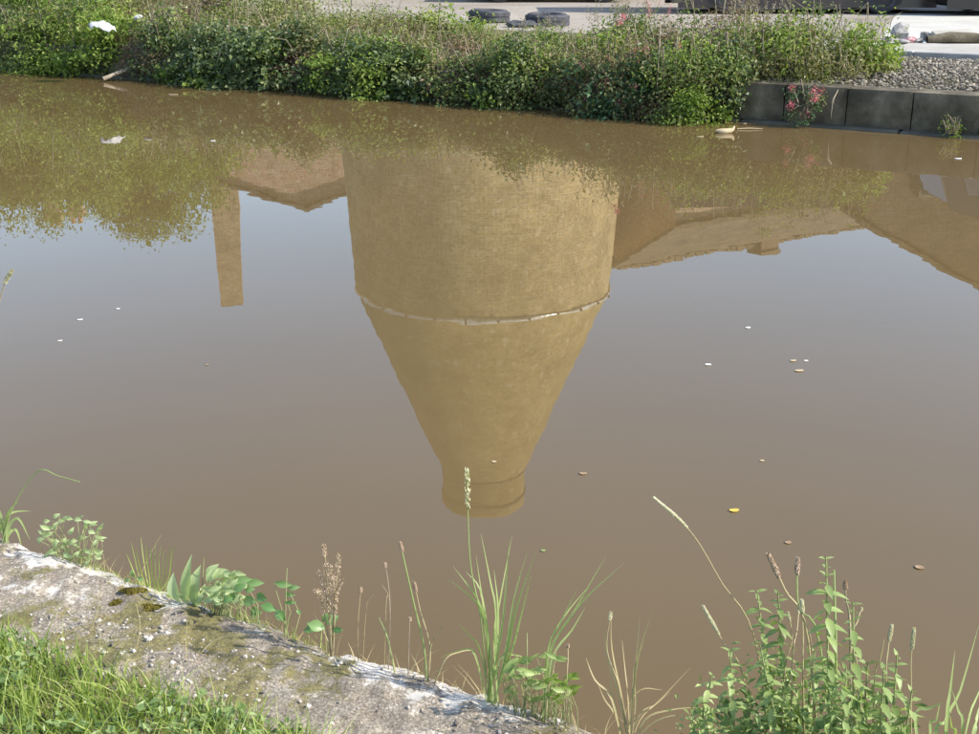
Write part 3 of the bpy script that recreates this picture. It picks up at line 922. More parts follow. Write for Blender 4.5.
def vehicle(name, label, cat, loc, rz, paint, prof, width, glass, wxs, wr, taper, head, tail, group):
    r = thing(name, label, cat, loc, rz, group)
    zt = max(p[1] for p in prof)
    ts = lambda z: 1.0 if z < taper[0] else 1 - taper[1] * (z - taper[0]) / (zt - taper[0])
    MB().prism(prof, -width / 2, width / 2, ts).build('body', paint, r, bevel=0.05)
    for poly in glass['side']:
        for sg in (-1, 1):
            g = MB()
            pts = [(x, sg * (width / 2 * ts(z) + 0.006), z) for x, z in poly]
            ins = [(x, sg * (width / 2 * ts(z) - 0.03), z) for x, z in poly]
            n = len(pts)
            g.V.append(np.array(pts + ins)); g.n = 2 * n
            g.F.append(np.array([list(range(n))])); g.sm.append(False)
            g.F.append(np.array([[i, (i + 1) % n, n + (i + 1) % n, n + i] for i in range(n)])); g.sm.append(False)
            g.build('side_window', M['glass'], r)
    (xa, za), (xb, zb) = glass['screen']
    wa, wb = width / 2 * ts(za) - .12, width / 2 * ts(zb) - .12
    d = Vector((xb - xa, zb - za)); nrm = Vector((-d.y, d.x)).normalized() * 0.012
    if nrm.x < 0 and xb > xa: nrm = -nrm
    MB().add([(xa + nrm.x, -wa, za + nrm.y), (xb + nrm.x, -wb, zb + nrm.y), (xb + nrm.x, wb, zb + nrm.y), (xa + nrm.x, wa, za + nrm.y),
              (xa - nrm.x, -wa, za - nrm.y), (xb - nrm.x, -wb, zb - nrm.y), (xb - nrm.x, wb, zb - nrm.y), (xa - nrm.x, wa, za - nrm.y)],
             [[0, 1, 2, 3], [7, 6, 5, 4], [0, 4, 5, 1], [1, 5, 6, 2], [2, 6, 7, 3], [3, 7, 4, 0]]).build('windscreen', M['glass'], r)
    for x in wxs:                                   # wheel arches
        for sg in (-1, 1):
            q = MB().lathe([(wr * 1.18, -.01), (wr * 1.18, .012), (0.02, .012)], 24)
            V = np.concatenate(q.V)
            MB().add(np.stack([V[:, 0] + x, sg * (V[:, 2] + width / 2 - 0.002), np.maximum(V[:, 1] + wr, prof[0][1] + 0.002)], -1), np.concatenate(q.F)).build('wheel_arch', M['black_trim'], r)
    wheels(r, wxs, -width / 2 + 0.06, width / 2 - 0.06, wr)
    xf = max(p[0] for p in prof); xr = min(p[0] for p in prof)
    MB().box((xf - 0.02, 0, 0.48), (0.16, width * .96, 0.20)).build('bumper', M['black_trim'], r, bevel=.03)
    MB().box((xr + 0.0, 0, 0.48), (0.12, width * .96, 0.18)).build('bumper', M['black_trim'], r, bevel=.03)
    for sg in (-1, 1):
        MB().box((head[0], sg * (width / 2 - .22), head[1]), (0.12, 0.30, 0.20)).build('headlight', M['lamp_glass'], r, bevel=.03)
        MB().box((tail[0], sg * (width / 2 - .12), tail[1]), (0.06, 0.14, 0.42)).build('tail_light', M['red_glass'], r, bevel=.02)
        MB().box((glass['mirror'][0], sg * (width / 2 + .12), glass['mirror'][1]), (0.09, 0.2, 0.26)).build('mirror', M['black_trim'], r, bevel=.03)
    return r


VAN = [(0, .17), (0, 2.15), (.12, 2.36), (3.25, 2.40), (3.6, 2.30), (4.25, 1.42), (4.85, 1.15), (4.98, .85), (4.98, .17)]
VG = dict(side=[[(2.75, 1.42), (2.75, 2.02), (3.5, 2.02), (3.95, 1.42)]], screen=((3.64, 2.22), (4.21, 1.45)), mirror=(3.95, 1.5))
vehicle('van', 'dark maroon panel van parked in the yard above the weeds', 'van', (3.75, 26.5, 0.722), 0.0, M['van_dark'], VAN, 1.95, VG, (0.95, 3.95), 0.34, (1.4, .14), (4.9, .92), (-0.01, 1.1), 'vehicles parked in the yard')
VAN2 = [(0, .17), (0, 2.2), (.1, 2.38), (3.9, 2.38), (4.25, 2.25), (4.62, 1.35), (4.78, .95), (4.78, .17)]
VG2 = dict(side=[[(3.05, 1.35), (3.05, 2.02), (3.95, 2.02), (4.2, 1.35)], [(1.7, 1.35), (1.7, 2.02), (2.85, 2.02), (2.85, 1.35)]], screen=((4.27, 2.2), (4.60, 1.38)), mirror=(4.3, 1.5))
vehicle('minibus', 'black minibus at the right edge of the yard', 'minibus', (13.55, 25.75, 0.728), math.pi, M['van_black'], VAN2, 1.95, VG2, (0.95, 3.75), 0.34, (1.3, .14), (4.72, .85), (-0.01, 1.1), 'vehicles parked in the yard')
CAR = [(0, .26), (-.02, .62), (.05, .98), (.35, 1.02), (.75, 1.40), (1.9, 1.46), (2.45, 1.34), (2.95, .98), (3.7, .84), (3.86, .62), (3.86, .26)]
CG = dict(side=[[(.62, 1.02), (.88, 1.34), (1.6, 1.36), (1.6, 1.02)], [(1.68, 1.02), (1.68, 1.36), (2.3, 1.28), (2.66, 1.02)]], screen=((2.47, 1.31), (2.93, 1.0)), mirror=(2.6, 1.05))
vehicle('parked_car', 'grey hatchback parked left of the maroon van', 'car', (-0.45, 31.15, 0.722), 0.0, M['car_grey'], CAR, 1.68, CG, (.68, 3.1), 0.29, (.95, .22), (3.78, .68), (-.0, .8), 'vehicles parked in the yard')

# ================================================================== TREES
def tree(label, base, height, rad, nleaf, seed, leaf, lean=0.0, trunk=0.16, low=0.08):
    g = np.random.default_rng(seed)
    r = thing('tree', label, 'tree', base, 0, 'trees on the far bank')
    wood = MB()
    tips = []
    top = np.array([lean, 0.1, height * 0.82])
    tr = [np.array([0, 0, -0.1]) + (top - [0, 0, -0.1]) * u + np.array([math.sin(u * 5 + seed), math.cos(u * 4 + seed), 0]) * 0.06 * height * u * (1 - u) * 2 for u in np.linspace(0, 1, 8)]
    tube_safe(wood, tr, np.linspace(trunk, trunk * .2, 8), 9)
    blobs = []
    for i in range(26):
        u = low + (1 - low) * (i + .5) / 26
        p0 = tr[0] + (top - tr[0]) * min(.98, u * .9)
        a = i * 2.4 + g.random()
        rr = rad * (0.55 + .5 * math.sin(math.pi * min(1, (u - low) / (1 - low) * .8 + .18))) * (0.75 + .45 * g.random())
        p1 = p0 + np.array([math.cos(a) * rr, math.sin(a) * rr, rr * (0.25 + .5 * g.random())])
        p1[2] = min(p1[2], height * (0.9 + .1 * g.random()))
        pm = (p0 + p1) / 2 + np.array([0, 0, .12 * rr])
        tube_safe(wood, [p0, pm, p1], [trunk * .32 * (1.2 - u), trunk * .2 * (1.2 - u), .012], 6)
        for w in (0.45, 0.72, 0.95):
            blobs.append((p0 + (p1 - p0) * w + g.normal(size=3) * .12 * rad, rad * (0.20 + .16 * g.random())))
        tips.append(p1)
    blobs.append((np.array([top[0], top[1], height * .93]), rad * .22))
    wood.build('trunk', M['bark'], r)
    lf = MB()
    per = nleaf // len(blobs)
    for c, q in blobs:
        d = g.normal(size=(per, 3)); d /= np.linalg.norm(d, axis=1)[:, None]
        pos = c + d * q * (g.random((per, 1)) ** .45) * np.array([1.1, 1.1, 0.95]) + g.normal(size=(per, 3)) * .05 * rad
        nr = d * .6 + g.normal(size=(per, 3)) * .6 + [0, 0, .5]
        lf.leaves(pos, nr, g.normal(size=(per, 3)) + [0, 0, -.7], leaf * (.7 + .6 * g.random(per)), leaf * .5 * (.7 + .6 * g.random(per)))
    stuff(lf.build('crown', M['tree_leaf'], r))
    return r


def far_pt(px, Y, z=0.71):
    return (px - 489.5) / FPX * Y * 0.985, Y, z


TREES = [
    ('largest tree, bushy crown mirrored left of the chimney stack', 138, 32.0, 245, 2.0, 36000, 3, 0.10),
    ('low spreading tree mirrored at the left edge of the canal', 22, 29.0, 208, 2.1, 28000, 8, 0.095),
    ('slim bushy tree between the large tree and low spreading one', 82, 30.5, 203, 1.4, 18000, 5, 0.095),
    ('short bushy tree mirrored just right of the largest tree', 172, 30.0, 188, 1.4, 18000, 9, 0.09),
]
for lab, px, Y, py, rad, nl, sd, lf in TREES:
    x, y, z = far_pt(px, Y)
    tree(lab, (x, y, z), up_z(py, Y) - z, rad, nl, sd, lf)
x, y, z = far_pt(770, 33.0)
tree('dark tree mirrored in front of the cottage chimney', (x + .1, y, z), up_z(246, 33.0) - z, 1.0, 5000, 21, 0.08)

# ================================================================== PLANTS OF THE FAR BANK
ORD = ['first', 'second', 'third', 'fourth', 'fifth', 'sixth', 'seventh', 'eighth', 'ninth', 'tenth', 'eleventh', 'twelfth', 'thirteenth', 'fourteenth', 'fifteenth', 'sixteenth']


def bush(name, label, cat, base, w, d, h, mat, n, leaf, seed, aspect=0.6, group=None, droop=0.0, flowers=0, canes=5, stem_m='twig', hang=0.0):
    """a clump of many small leaves in several uneven mounds, on thin stems; hang lets its front trail down over the wall"""
    g = np.random.default_rng(seed)
    r = thing(name, label, cat, base, 0, group)
    k = 13
    lf = MB(); st = MB(); fl = MB(); ac = MB()
    accent = {'ivy': ('lime', 'olive', 'bramble'), 'bramble': ('lime', 'dead', 'olive'), 'lime': ('olive', 'ivy', 'bramble'), 'olive': ('lime', 'dead', 'far_grass'), 'dead': ('olive', 'bramble', 'fluff'), 'valer': ('lime', 'bramble', 'olive')}[mat][seed % 3]
    dirs_s = np.array([EX, EY, 0]); dirs_t = np.array([NX, NY, 0])
    per = n // k
    fpos = []
    for i in range(k):
        a = g.uniform(-.5, .5) * w; b = g.uniform(-.5, .5) * d
        hh = h * (0.35 + .85 * g.random()) * (1 - 0.5 * (2 * a / w) ** 2)
        c = dirs_s * a + dirs_t * b + np.array([0, 0, hh * .55])
        if hang and i < 6:
            c = dirs_s * a - dirs_t * (d * .5 + .08 * g.random()) + np.array([0, 0, -hang * (.1 + .9 * i / 5)])
            hh = max(hang, .3) * .7
        q = np.array([w * .26, w * .22, max(hh * .5, .08)]) * (0.8 + .5 * g.random())
        dv = g.normal(size=(per, 3)); dv /= np.linalg.norm(dv, axis=1)[:, None]
        pos = c + dv * q * (g.random((per, 1)) ** .4) + g.normal(size=(per, 3)) * leaf * .8
        nr = dv * .5 + g.normal(size=(per, 3)) * .55 + [0.0, -.15, .75]
        L = leaf * (.55 + .8 * g.random(per))
        (ac if i % 4 == 3 else lf).leaves(pos, nr, g.normal(size=(per, 3)) + [0, 0, -.3 - droop], L, L * aspect)
        root = dirs_s * a * .5 + np.array([0, 0, -0.06])
        tube_safe(st, [root, (root + c) / 2 + [0, 0, .05], c + [0, 0, q[2] * .7]], [.008, .006, .003], 4)
        fpos.append(c + np.array([0, 0, q[2] * .9]))
    for i in range(canes):
        a = g.uniform(0, 2 * math.pi); L = (0.4 + .5 * g.random()) * max(w * .6, h)
        p0 = np.array([g.uniform(-.3, .3) * w, g.uniform(-.3, .3) * d, 0])
        p1 = p0 + np.array([math.cos(a) * L * .45, math.sin(a) * L * .45, h * (.8 + .45 * g.random())])
        p2 = p1 + np.array([math.cos(a) * L * .55, math.sin(a) * L * .55, -h * g.uniform(-.2, .7)])
        tube_safe(st, [p0, p1, p2], [.006, .005, .002], 4)
    st.build('stem', M[stem_m], r)
    stuff(lf.build('foliage', M[mat], r)); stuff(ac.build('mixed_foliage', M[accent], r))
    if flowers:
        for i in range(flowers):
            c = fpos[i % k] + g.normal(size=3) * np.array([w * .12, w * .12, h * .08])
            m_ = 34
            fl.leaves(c + g.normal(size=(m_, 3)) * .024, g.normal(size=(m_, 3)) + [0, 0, .5], g.normal(size=(m_, 3)), 0.022, 0.018)
        stuff(fl.build('blossom', M['pink'], r))
    return r


def stalks(name, label, cat, base, n, h, spread, seed, stem_m='greystem', leaf_m='olive', top_m='fluff', group=None, leaf=0.05):
    """tall herb gone to seed: upright branched stems, narrow leaves, fluffy tops"""
    g = np.random.default_rng(seed)
    r = thing(name, label, cat, base, 0, group)
    st = MB(); lf = MB(); tp = MB()
    for i in range(n):
        p0 = np.array([g.uniform(-.5, .5) * spread, g.uniform(-.5, .5) * spread * .5, -.05])
        hh = h * (.65 + .4 * g.random())
        p1 = p0 + np.array([g.normal() * .12 * h, g.normal() * .08 * h, hh])
        pm = (p0 + p1) / 2 + g.normal(size=3) * .02
        tube_safe(st, [p0, pm, p1], [.0042, .0035, .002], 4)
        m_ = 34
        u = g.random(m_) * .85
        pos = p0 + (p1 - p0) * u[:, None] + g.normal(size=(m_, 3)) * .04
        lf.leaves(pos, g.normal(size=(m_, 3)) + [0, 0, .8], g.normal(size=(m_, 3)), leaf * (.8 + .6 * g.random(m_)), leaf * .3)
        for q in range(4):
            a = g.random() * 6.28
            c0 = p0 + (p1 - p0) * (.62 + .1 * q)
            c1 = c0 + np.array([math.cos(a) * .09, math.sin(a) * .09, .11]) * (.7 + .5 * g.random())
            tube_safe(st, [c0, (c0 + c1) / 2 + [0, 0, -.01], c1], [.003, .003, .002], 4)
            m2 = 14
            tp.leaves(c1 + g.normal(size=(m2, 3)) * [.014, .014, .03], g.normal(size=(m2, 3)), g.normal(size=(m2, 3)), .018, .012)
    st.build('stem', M[stem_m], r)
    stuff(lf.build('foliage', M[leaf_m], r)); stuff(tp.build('seed_head', M[top_m], r))
    return r


def far_base(px, t, z=None):
    zz = float(far_z(np.array(t))) if z is None else z
    return tuple(edge(px, t, zz))


NAMES = {'ivy': ('ivy_bush', 'dark ivy clump', 'ivy'), 'bramble': ('bramble_bush', 'bramble clump', 'bramble'), 'lime': ('leafy_bush', 'bright green bush', 'bush'),
         'olive': ('weed_clump', 'olive weed clump', 'weeds'), 'dead': ('withered_clump', 'withered brown clump', 'weeds'), 'valer': ('valerian_plant', 'pink flowering valerian', 'flower')}
FRONT = [  # px, kind, width, height, hang
    (-45, 'lime', 1.7, .9, .46), (-8, 'bramble', 1.5, .7, .46), (26, 'olive', 1.3, .6, .44), (52, 'lime', 1.2, .7, .46), (78, 'lime', 1.4, .95, .42), (104, 'bramble', 1.2, .6, .38),
    (130, 'ivy', 1.2, .55, .42), (158, 'dead', 1.1, .6, .40), (184, 'ivy', 1.2, .55, .44), (206, 'dead', .9, .6, .42), (230, 'ivy', 1.2, .6, .46), (258, 'ivy', 1.2, .6, .48),
    (288, 'ivy', 1.2, .6, .46), (318, 'dead', 1.0, .5, .36), (346, 'ivy', 1.1, .5, .45), (372, 'lime', .9, .45, .40), (396, 'ivy', 1.0, .45, .42), (422, 'olive', .9, .4, .30),
    (448, 'bramble', .8, .38, .30), (478, 'dead', .7, .35, .22), (502, 'bramble', .9, .42, .44), (526, 'ivy', .8, .45, .44), (550, 'bramble', .9, .45, .44), (574, 'olive', .7, .4, .22),
    (598, 'dead', .6, .42, .22), (626, 'valer', .9, .5, .42), (654, 'dead', .7, .6, .36), (672, 'olive', .7, .6, .38), (698, 'lime', .85, .6, .46), (722, 'ivy', .6, .5, .40),
    (752, 'olive', .6, .42, .0), (782, 'olive', .6, .42, .0), (806, 'olive', .55, .40, .0), (834, 'olive', .5, .34, .0)]
LEAF = {'ivy': .052, 'bramble': .05, 'lime': .05, 'olive': .04, 'dead': .036, 'valer': .045}
cnt = {}
for i, (px, kd, w, h, hang) in enumerate(FRONT):
    cnt[kd] = cnt.get(kd, 0) + 1
    nm, ph, cat = NAMES[kd]
    lab = 'leafy valerian with pink flowers trailing over the far waterline' if kd == 'valer' else '%s %s from the left along the far waterline' % (ORD[cnt[kd] - 1], ph)
    jut = {78: .25, 258: .22, 372: .15, 502: .2, 526: .1, 626: .28, 654: .2, 672: .25, 698: .42, 230: .1, 28: .15}.get(px, 0.0) + .12 * ((i * 37) % 11) / 11
    vh = .75 + .6 * ((i * 29) % 13) / 13; vl = .8 + .7 * ((i * 17) % 7) / 7
    bb = Vector(far_base(px, 15.08)) - Vector((NX, NY, 0)) * (jut - (.32 if px < 150 else .1 if px < 340 else .5 if px > 740 else 0))
    w, h = w * (1.0 + .5 * (jut > .2)), h * vh
    bush(nm, lab, cat, bb, w, .45, h, kd, int(3000 * w * (h + hang) / vl), LEAF[kd] * 1.1 * vl, 100 + i, group='plants along the far waterline', hang=hang,
         flowers=22 if kd == 'valer' else 0, aspect=.75 if kd == 'ivy' else .55, stem_m='twig', canes=7)
# the small flowering plant on the bare wall
b = Vector(far_base(806, 14.86, 0.30))
bush('valerian_plant', 'small valerian with pink flowers growing from the bare wall', 'flower', b, .36, .16, .22, 'valer', 520, .035, 77, flowers=9, hang=.24, canes=3)
b = Vector(far_base(952, 14.84, 0.10))
bush('wall_fern', 'small green fern sprouting from the wall at right', 'fern', b, .22, .08, .12, 'lime', 160, .05, 78, aspect=.25, hang=.05, canes=3)

BACK = [  # px, t, kind, width, height
    (-30, 17.4, 'lime', 2.46, 1.88), (24, 16.6, 'lime', 1.68, 1.27), (30, 18.4, 'bramble', 2.46, 1.80), (72, 16.4, 'lime', 1.46, 1.42), (95, 18.0, 'lime', 2.02, 1.65), (128, 16.2, 'olive', 1.34, 0.83), (150, 17.6, 'olive', 1.68, 1.20),
    (172, 16.2, 'dead', 1.23, 0.90), (205, 17.4, 'dead', 1.57, 1.12), (222, 16.0, 'olive', 1.12, 0.75), (252, 17.8, 'lime', 1.57, 0.90), (268, 16.3, 'olive', 1.23, 0.68), (305, 17.6, 'olive', 1.68, 0.90),
    (312, 16.0, 'olive', 1.12, 0.63), (350, 17.0, 'lime', 1.46, 0.62), (368, 16.0, 'dead', 1.01, 0.45), (400, 17.0, 'olive', 1.34, 0.53), (412, 16.0, 'olive', 1.01, 0.43), (440, 17.0, 'lime', 1.23, 0.50), (458, 16.1, 'dead', 1.01, 0.40),
    (482, 16.5, 'olive', 0.90, 0.26), (512, 16.0, 'olive', 1.01, 0.28), (538, 16.4, 'lime', 0.90, 0.28), (566, 16.0, 'olive', 0.90, 0.32), (592, 16.5, 'olive', 1.01, 0.34), (618, 16.0, 'lime', 0.90, 0.40),
    (640, 16.6, 'bramble', 1.01, 0.61), (664, 15.9, 'dead', 1.01, 0.74), (688, 16.5, 'dead', 1.01, 0.68), (708, 15.8, 'bramble', 0.90, 0.74), (734, 16.4, 'dead', 1.01, 0.81), (752, 15.7, 'olive', 0.90, 0.74),
    (776, 16.3, 'lime', 1.01, 0.74), (796, 15.6, 'olive', 0.90, 0.68), (820, 16.1, 'lime', 1.01, 0.74), (838, 15.6, 'olive', 0.78, 0.57), (858, 16.1, 'lime', 0.78, 0.68), (872, 16.6, 'lime', 0.56, 0.47)]
cnt = {}
for i, (px, t, kd, w, h) in enumerate(BACK):
    cnt[kd] = cnt.get(kd, 0) + 1
    nm, ph, cat = NAMES[kd]
    bush(nm, '%s %s from the left on the far bank slope' % (ORD[cnt[kd] - 1], ph), cat, far_base(px, t), w, min(w, .9), h, kd, int(2100 * w * (h + .25)), LEAF[kd] * (.9 + .7 * ((i * 5) % 7) / 7), 300 + i,
         group='plants on the far bank slope', aspect=.5, stem_m='greystem')
STALK = [(606, 16.3, 6, .95, .35, 'tall leafy stalks rising beside the dark yard edge above the pink flowers', 'bramble', 'fluff'),
         (622, 16.6, 4, .95, .25, 'second group of tall leafy stalks right of the first', 'bramble', 'fluff'),
         (655, 16.8, 4, .75, .3, 'valerian stalks with pink tops standing against the bare yard', 'valer', 'pink'),
         (752, 16.6, 9, .85, .6, 'grey seeded willowherb stalks in front of the maroon van', 'olive', 'fluff'),
         (782, 16.2, 8, .90, .5, 'tall grey seeded stalks above the bare wall', 'dead', 'fluff'),
         (800, 16.0, 5, .60, .4, 'short stalks with pink tops among green weeds above wall', 'lime', 'pink'),
         (700, 16.2, 6, .70, .5, 'brown seeded stalks behind the bright overhanging bush', 'dead', 'fluff'),
         (840, 16.2, 7, .55, .5, 'short pale seeded stalks at the right end of weeds', 'lime', 'fluff'),
         (180, 16.8, 7, .9, .7, 'reddish seeded stalks on the slope left of the grass', 'dead', 'fluff'),
         (128, 17.4, 6, .9, .7, 'pale seeded stalks behind the white plastic sheet', 'olive', 'fluff'),
         (392, 17.0, 6, .5, .6, 'low seeded stalks left of the tyres', 'olive', 'fluff'),
         (545, 16.6, 6, .45, .5, 'low pale stalks in front of the right tyre', 'olive', 'fluff')]
for i, (px, t, n, h, sp, lab, lm, tm) in enumerate(STALK):
    stalks('seeded_stalks', lab, 'weeds', far_base(px, t), n, h, sp, 500 + i, leaf_m=lm, top_m=tm, group='seeded stalks on the far bank')

# hanging bleached roots over the dark wall
for i, (px, lab) in enumerate([(462, 'left fan of bleached roots hanging under the bank'), (532, 'middle fan of bleached roots hanging under the bank'), (577, 'right fan of bleached roots hanging under the bank'), (838, 'pale twisted root hanging down the bare wall')]):
    g = np.random.default_rng(60 + i)
    b = Vector(far_base(px, 14.98, .42))
    mb = MB()
    for j in range(26 if i < 3 else 3):
        a = g.uniform(-.32, .32) if i < 3 else g.uniform(-.05, .05)
        p0 = np.array([g.uniform(-.12, .12) if i < 3 else 0, 0, 0.02])
        p2 = p0 + np.array([EX, EY, 0]) * (a - .1 * (i == 0)) + np.array([-NX, -NY, 0]) * (.12 + .12 * g.random()) + np.array([0, 0, -(.12 + .2 * g.random()) - .12 * (i == 3)])
        p1 = (p0 + p2) / 2 + np.array([-NX * .09, -NY * .09, .05])
        tube_safe(mb, [p0, p1, p2], [.006, .005, .003], 4)
    o = mb.build('hanging_roots', M['driftwood']); o.location = b
    tag(o, lab, 'roots', 'bleached roots under the bank')

# driftwood branches
for i, (px0, py0, px1, py1, r, lab) in enumerate([(103, 79, 148, 66, .035, 'pale driftwood branch lying at the waterline at left'), (98, 72, 135, 77, .022, 'thinner driftwood stick crossing the pale branch'), (54, 64, 72, 63, .03, 'short pale log at the waterline below bright bush')]):
    a = on_z(px0, py0, .04); c = at_y(px1, py1, on_z(px1, 76, .04).y)
    mid = (a + c) / 2 + Vector((0, 0, .04))
    mb = MB(); tube_safe(mb, [Vector((0, 0, 0)), mid - a, c - a], [r, r * .8, r * .4], 7)
    tube_safe(mb, [mid - a, mid - a + Vector((.2, 0, .12)), mid - a + Vector((.35, .05, .13))], [r * .5, r * .35, r * .15], 5)
    o = mb.build('driftwood', M['driftwood']); o.location = a
    tag(o, lab, 'driftwood', 'driftwood at the waterline')

# ================================================================== THINGS IN THE YARD
def tyre(label, loc, ro, ri, w, tilt):
    r = thing('tyre', label, 'tyre', loc, 0, 'old tyres in the yard')
    r.rotation_euler = tilt
    prof = [(ri, 0.02), (ri + .03, 0.0), (ro - .05, 0.0), (ro - .012, 0.03), (ro, 0.06), (ro, w - .06), (ro - .012, w - .03), (ro - .05, w), (ri + .03, w), (ri, w - .02), (ri + .015, w - .06), (ro - .05, w * .5), (ri + .015, .06), (ri, 0.02)]
    MB().lathe(prof, 40).build('carcass', M['rubber'], r)
    tr = MB()
    for j in range(44):
        a = j * 2 * math.pi / 44
        for zz, of in ((w * .3, 0), (w * .7, .07)):
            tr.box(((ro + .003) * math.cos(a + of), (ro + .003) * math.sin(a + of), zz), (.016, .055, w * .28), a + of)
    stuff(tr.build('tread', M['rubber'], r))
    return r


p = on_z(489, 22, .72); tyre('left old tyre lying flat at the yard edge', (p.x, p.y, .715), .36, .21, .22, (0.02, 0.03, 0.4))
p = on_z(547, 26, .71); tyre('right old tyre partly hidden by weeds', (p.x, p.y, .70), .37, .22, .22, (0.03, -0.02, 1.0))
p = on_z(523, 27, .72)
mb = MB(); mb.blob((0, 0, .06), .24, 6, 9, .25, .32); o = mb.build('rubber_scrap', M['rubber']); o.location = (p.x, p.y, .70)
tag(o, 'flat black rubber scrap beside the right tyre', 'rubber scrap')

# crumpled white plastic sheet caught in the weeds
p = at_y(102, 23, 19.75)
g = np.random.default_rng(4)
u, v = np.meshgrid(np.linspace(-1, 1, 14), np.linspace(-1, 1, 10), indexing='ij')
X = .22 * u * (1 - .35 * np.abs(v)); Y = .12 * v; Z = .10 * (1 - .8 * u ** 2) * (1 - .4 * v ** 2) + .07 * fbm(u * 2.2, v * 2.2 + 3, 3) - .03 * v
mb = MB().grid(np.stack([X, Y, Z], -1)); o = mb.build('plastic_sheet', M['white_bag']); o.location = (p.x, p.y, p.z - .08); o.rotation_euler = (0.5, 0.15, -.1)
md = o.modifiers.new('thick', 'SOLIDIFY'); md.thickness = .004
tag(o, 'crumpled white plastic sheet caught on the bushes at left', 'plastic sheet')
p = at_y(138, 17, 20.4)
mb = MB().blob((0, 0, 0), .07, 5, 7, .4, .5); o = mb.build('plastic_scrap', M['white_bag']); o.location = p
tag(o, 'small white plastic scrap right of the crumpled sheet', 'plastic scrap')

# rubble row on the pavement edge, right
RUB = [(899, 38, .14, .9, 'stone', 'upright dark rubble chunk at the left end of rubble row'), (890, 41, .09, .4, 'stone', 'flat dark rubble flake at the left tip of rubble row'),
       (924, 39, .10, .7, 'stone', 'small grey rubble lump in the middle of rubble row'), (934, 40, .11, .6, 'stone', 'grey rubble lump left of the board'), (918, 42, .08, .5, 'stone', 'small dark stone beside the pink cloth'),
       (946, 42, .10, .45, 'stone', 'flat grey stone under the board edge'), (902, 43, .11, .35, 'stone', 'low dark stone in front of the upright chunk')]
for px, py, r, fl, mt, lab in RUB:
    p = on_z(px, py, .735)
    o = MB().blob((0, 0, r * fl * .7), r, 4, 6, .35, fl).build('rubble', M[mt]); o.location = (p.x, p.y, .728)
    tag(o, lab, 'rubble', 'rubble on the pavement')
p = on_z(911, 42, .735)
o = MB().blob((0, 0, .03), .10, 5, 8, .35, .45).build('cloth_rag', M['pink_cloth']); o.location = (p.x, p.y, .73); tag(o, 'faded pink rag lying among the rubble', 'rag')
p = on_z(957, 42, .735)
o = MB().box((0, 0, .0), (.55, .34, .035)).build('board', M['board'], bevel=.006); o.location = (p.x, p.y + .12, .83); o.rotation_euler = (R(14), R(-3), R(2)); tag(o, 'beige flat board tilted on the rubble row', 'board')
o = MB().tube([(-.42, 0, 0), (-.1, .02, .03), (.25, 0, .02), (.45, .01, 0)], [.05, .075, .07, .05], 8).build('roll', M['wall_block']); o.location = (p.x - .05, p.y - .12, .78); tag(o, 'dark grey rolled mat under the front of board', 'mat')

# ================================================================== FLOATING BITS
def scrap(name, label, cat, px, py, L, Wd, mat, rz, curl=.2):
    u, v = np.meshgrid(np.linspace(-1, 1, 7), np.linspace(-1, 1, 5), indexing='ij')
    L, Wd = L * .62, Wd * .75
    X = L / 2 * u; Y = Wd / 2 * v * np.sqrt(np.clip(1.03 - u ** 2, 0, 1)); Z = .0015 + curl * Wd * (v ** 2 + .6 * u ** 2) * .5
    o = MB().grid(np.stack([X, Y, Z], -1)).build(name, M[mat]); o.location = on_z(px, py, 0.0); o.rotation_euler = (0, 0, rz)
    md = o.modifiers.new('thick', 'SOLIDIFY'); md.thickness = .001
    return tag(o, label, cat, 'bits floating on the canal')


FL = [(734, 511, .062, .036, 'yellow_leaf', .2, 'yellow fallen leaf floating right of the kiln tip'), (583, 474, .05, .03, 'brown_leaf', .1, 'brown leaf floating right of the kiln neck'),
      (788, 543, .04, .025, 'brown_leaf', .4, 'faint brown leaf floating above the nettles'), (919, 568, .05, .035, 'brown_leaf', -.3, 'brown leaf floating right of the nettle tops'),
      (543, 551, .028, .02, 'green_bit', .3, 'greenish leaf floating above the grass tuft'), (708, 365, .05, .03, 'white_bit', 0, 'white feather floating right of the kiln'),
      (748, 328, .05, .028, 'white_bit', .5, 'white fleck floating near the cottage reflection'), (799, 371, .075, .035, 'wood_bit', .2, 'pale bark flake floating lowest of a close group'),
      (793, 361, .055, .03, 'wood_bit', .3, 'pale flake floating highest of a close group'), (806, 361, .035, .02, 'white_bit', .1, 'tiny white fleck beside the floating pale flakes'),
      (80, 320, .05, .025, 'white_bit', .4, 'white fleck floating at far left below the house reflection'), (118, 309, .035, .02, 'white_bit', .2, 'tiny white fleck right of the far left fleck'),
      (213, 141, .09, .05, 'white_bit', .2, 'white fleck floating left of the gable reflection'), (958, 159, .12, .06, 'white_bit', .1, 'white fleck floating below the right wall'),
      (173, 95, .22, .09, 'wood_bit', .2, 'pale bark strip floating near the far waterline at left'), (762, 461, .03, .02, 'wood_bit', .1, 'tiny pale fleck above the yellow leaf'),
      (494, 462, .03, .02, 'wood_bit', .1, 'tiny pale fleck on the kiln neck reflection'), (207, 365, .03, .018, 'brown_leaf', .2, 'tiny dark leaf floating below the chimney reflection'),
      (60, 341, .04, .02, 'white_bit', .5, 'faint white fleck lowest at far left'), (700, 137, .14, .06, 'wood_bit', .3, 'pale twig scrap left of the curled wood'), (744, 124, .12, .07, 'wood_bit', .3, 'pale scrap floating behind the curled wood')]
for px, py, L, wd, mt, rz, lab in FL:
    nm = {'white_bit': ('floating_fleck', 'fleck'), 'wood_bit': ('floating_flake', 'flake')}.get(mt, ('floating_leaf', 'leaf'))
    scrap(nm[0], lab, nm[1], px, py, L, wd, mt, rz)
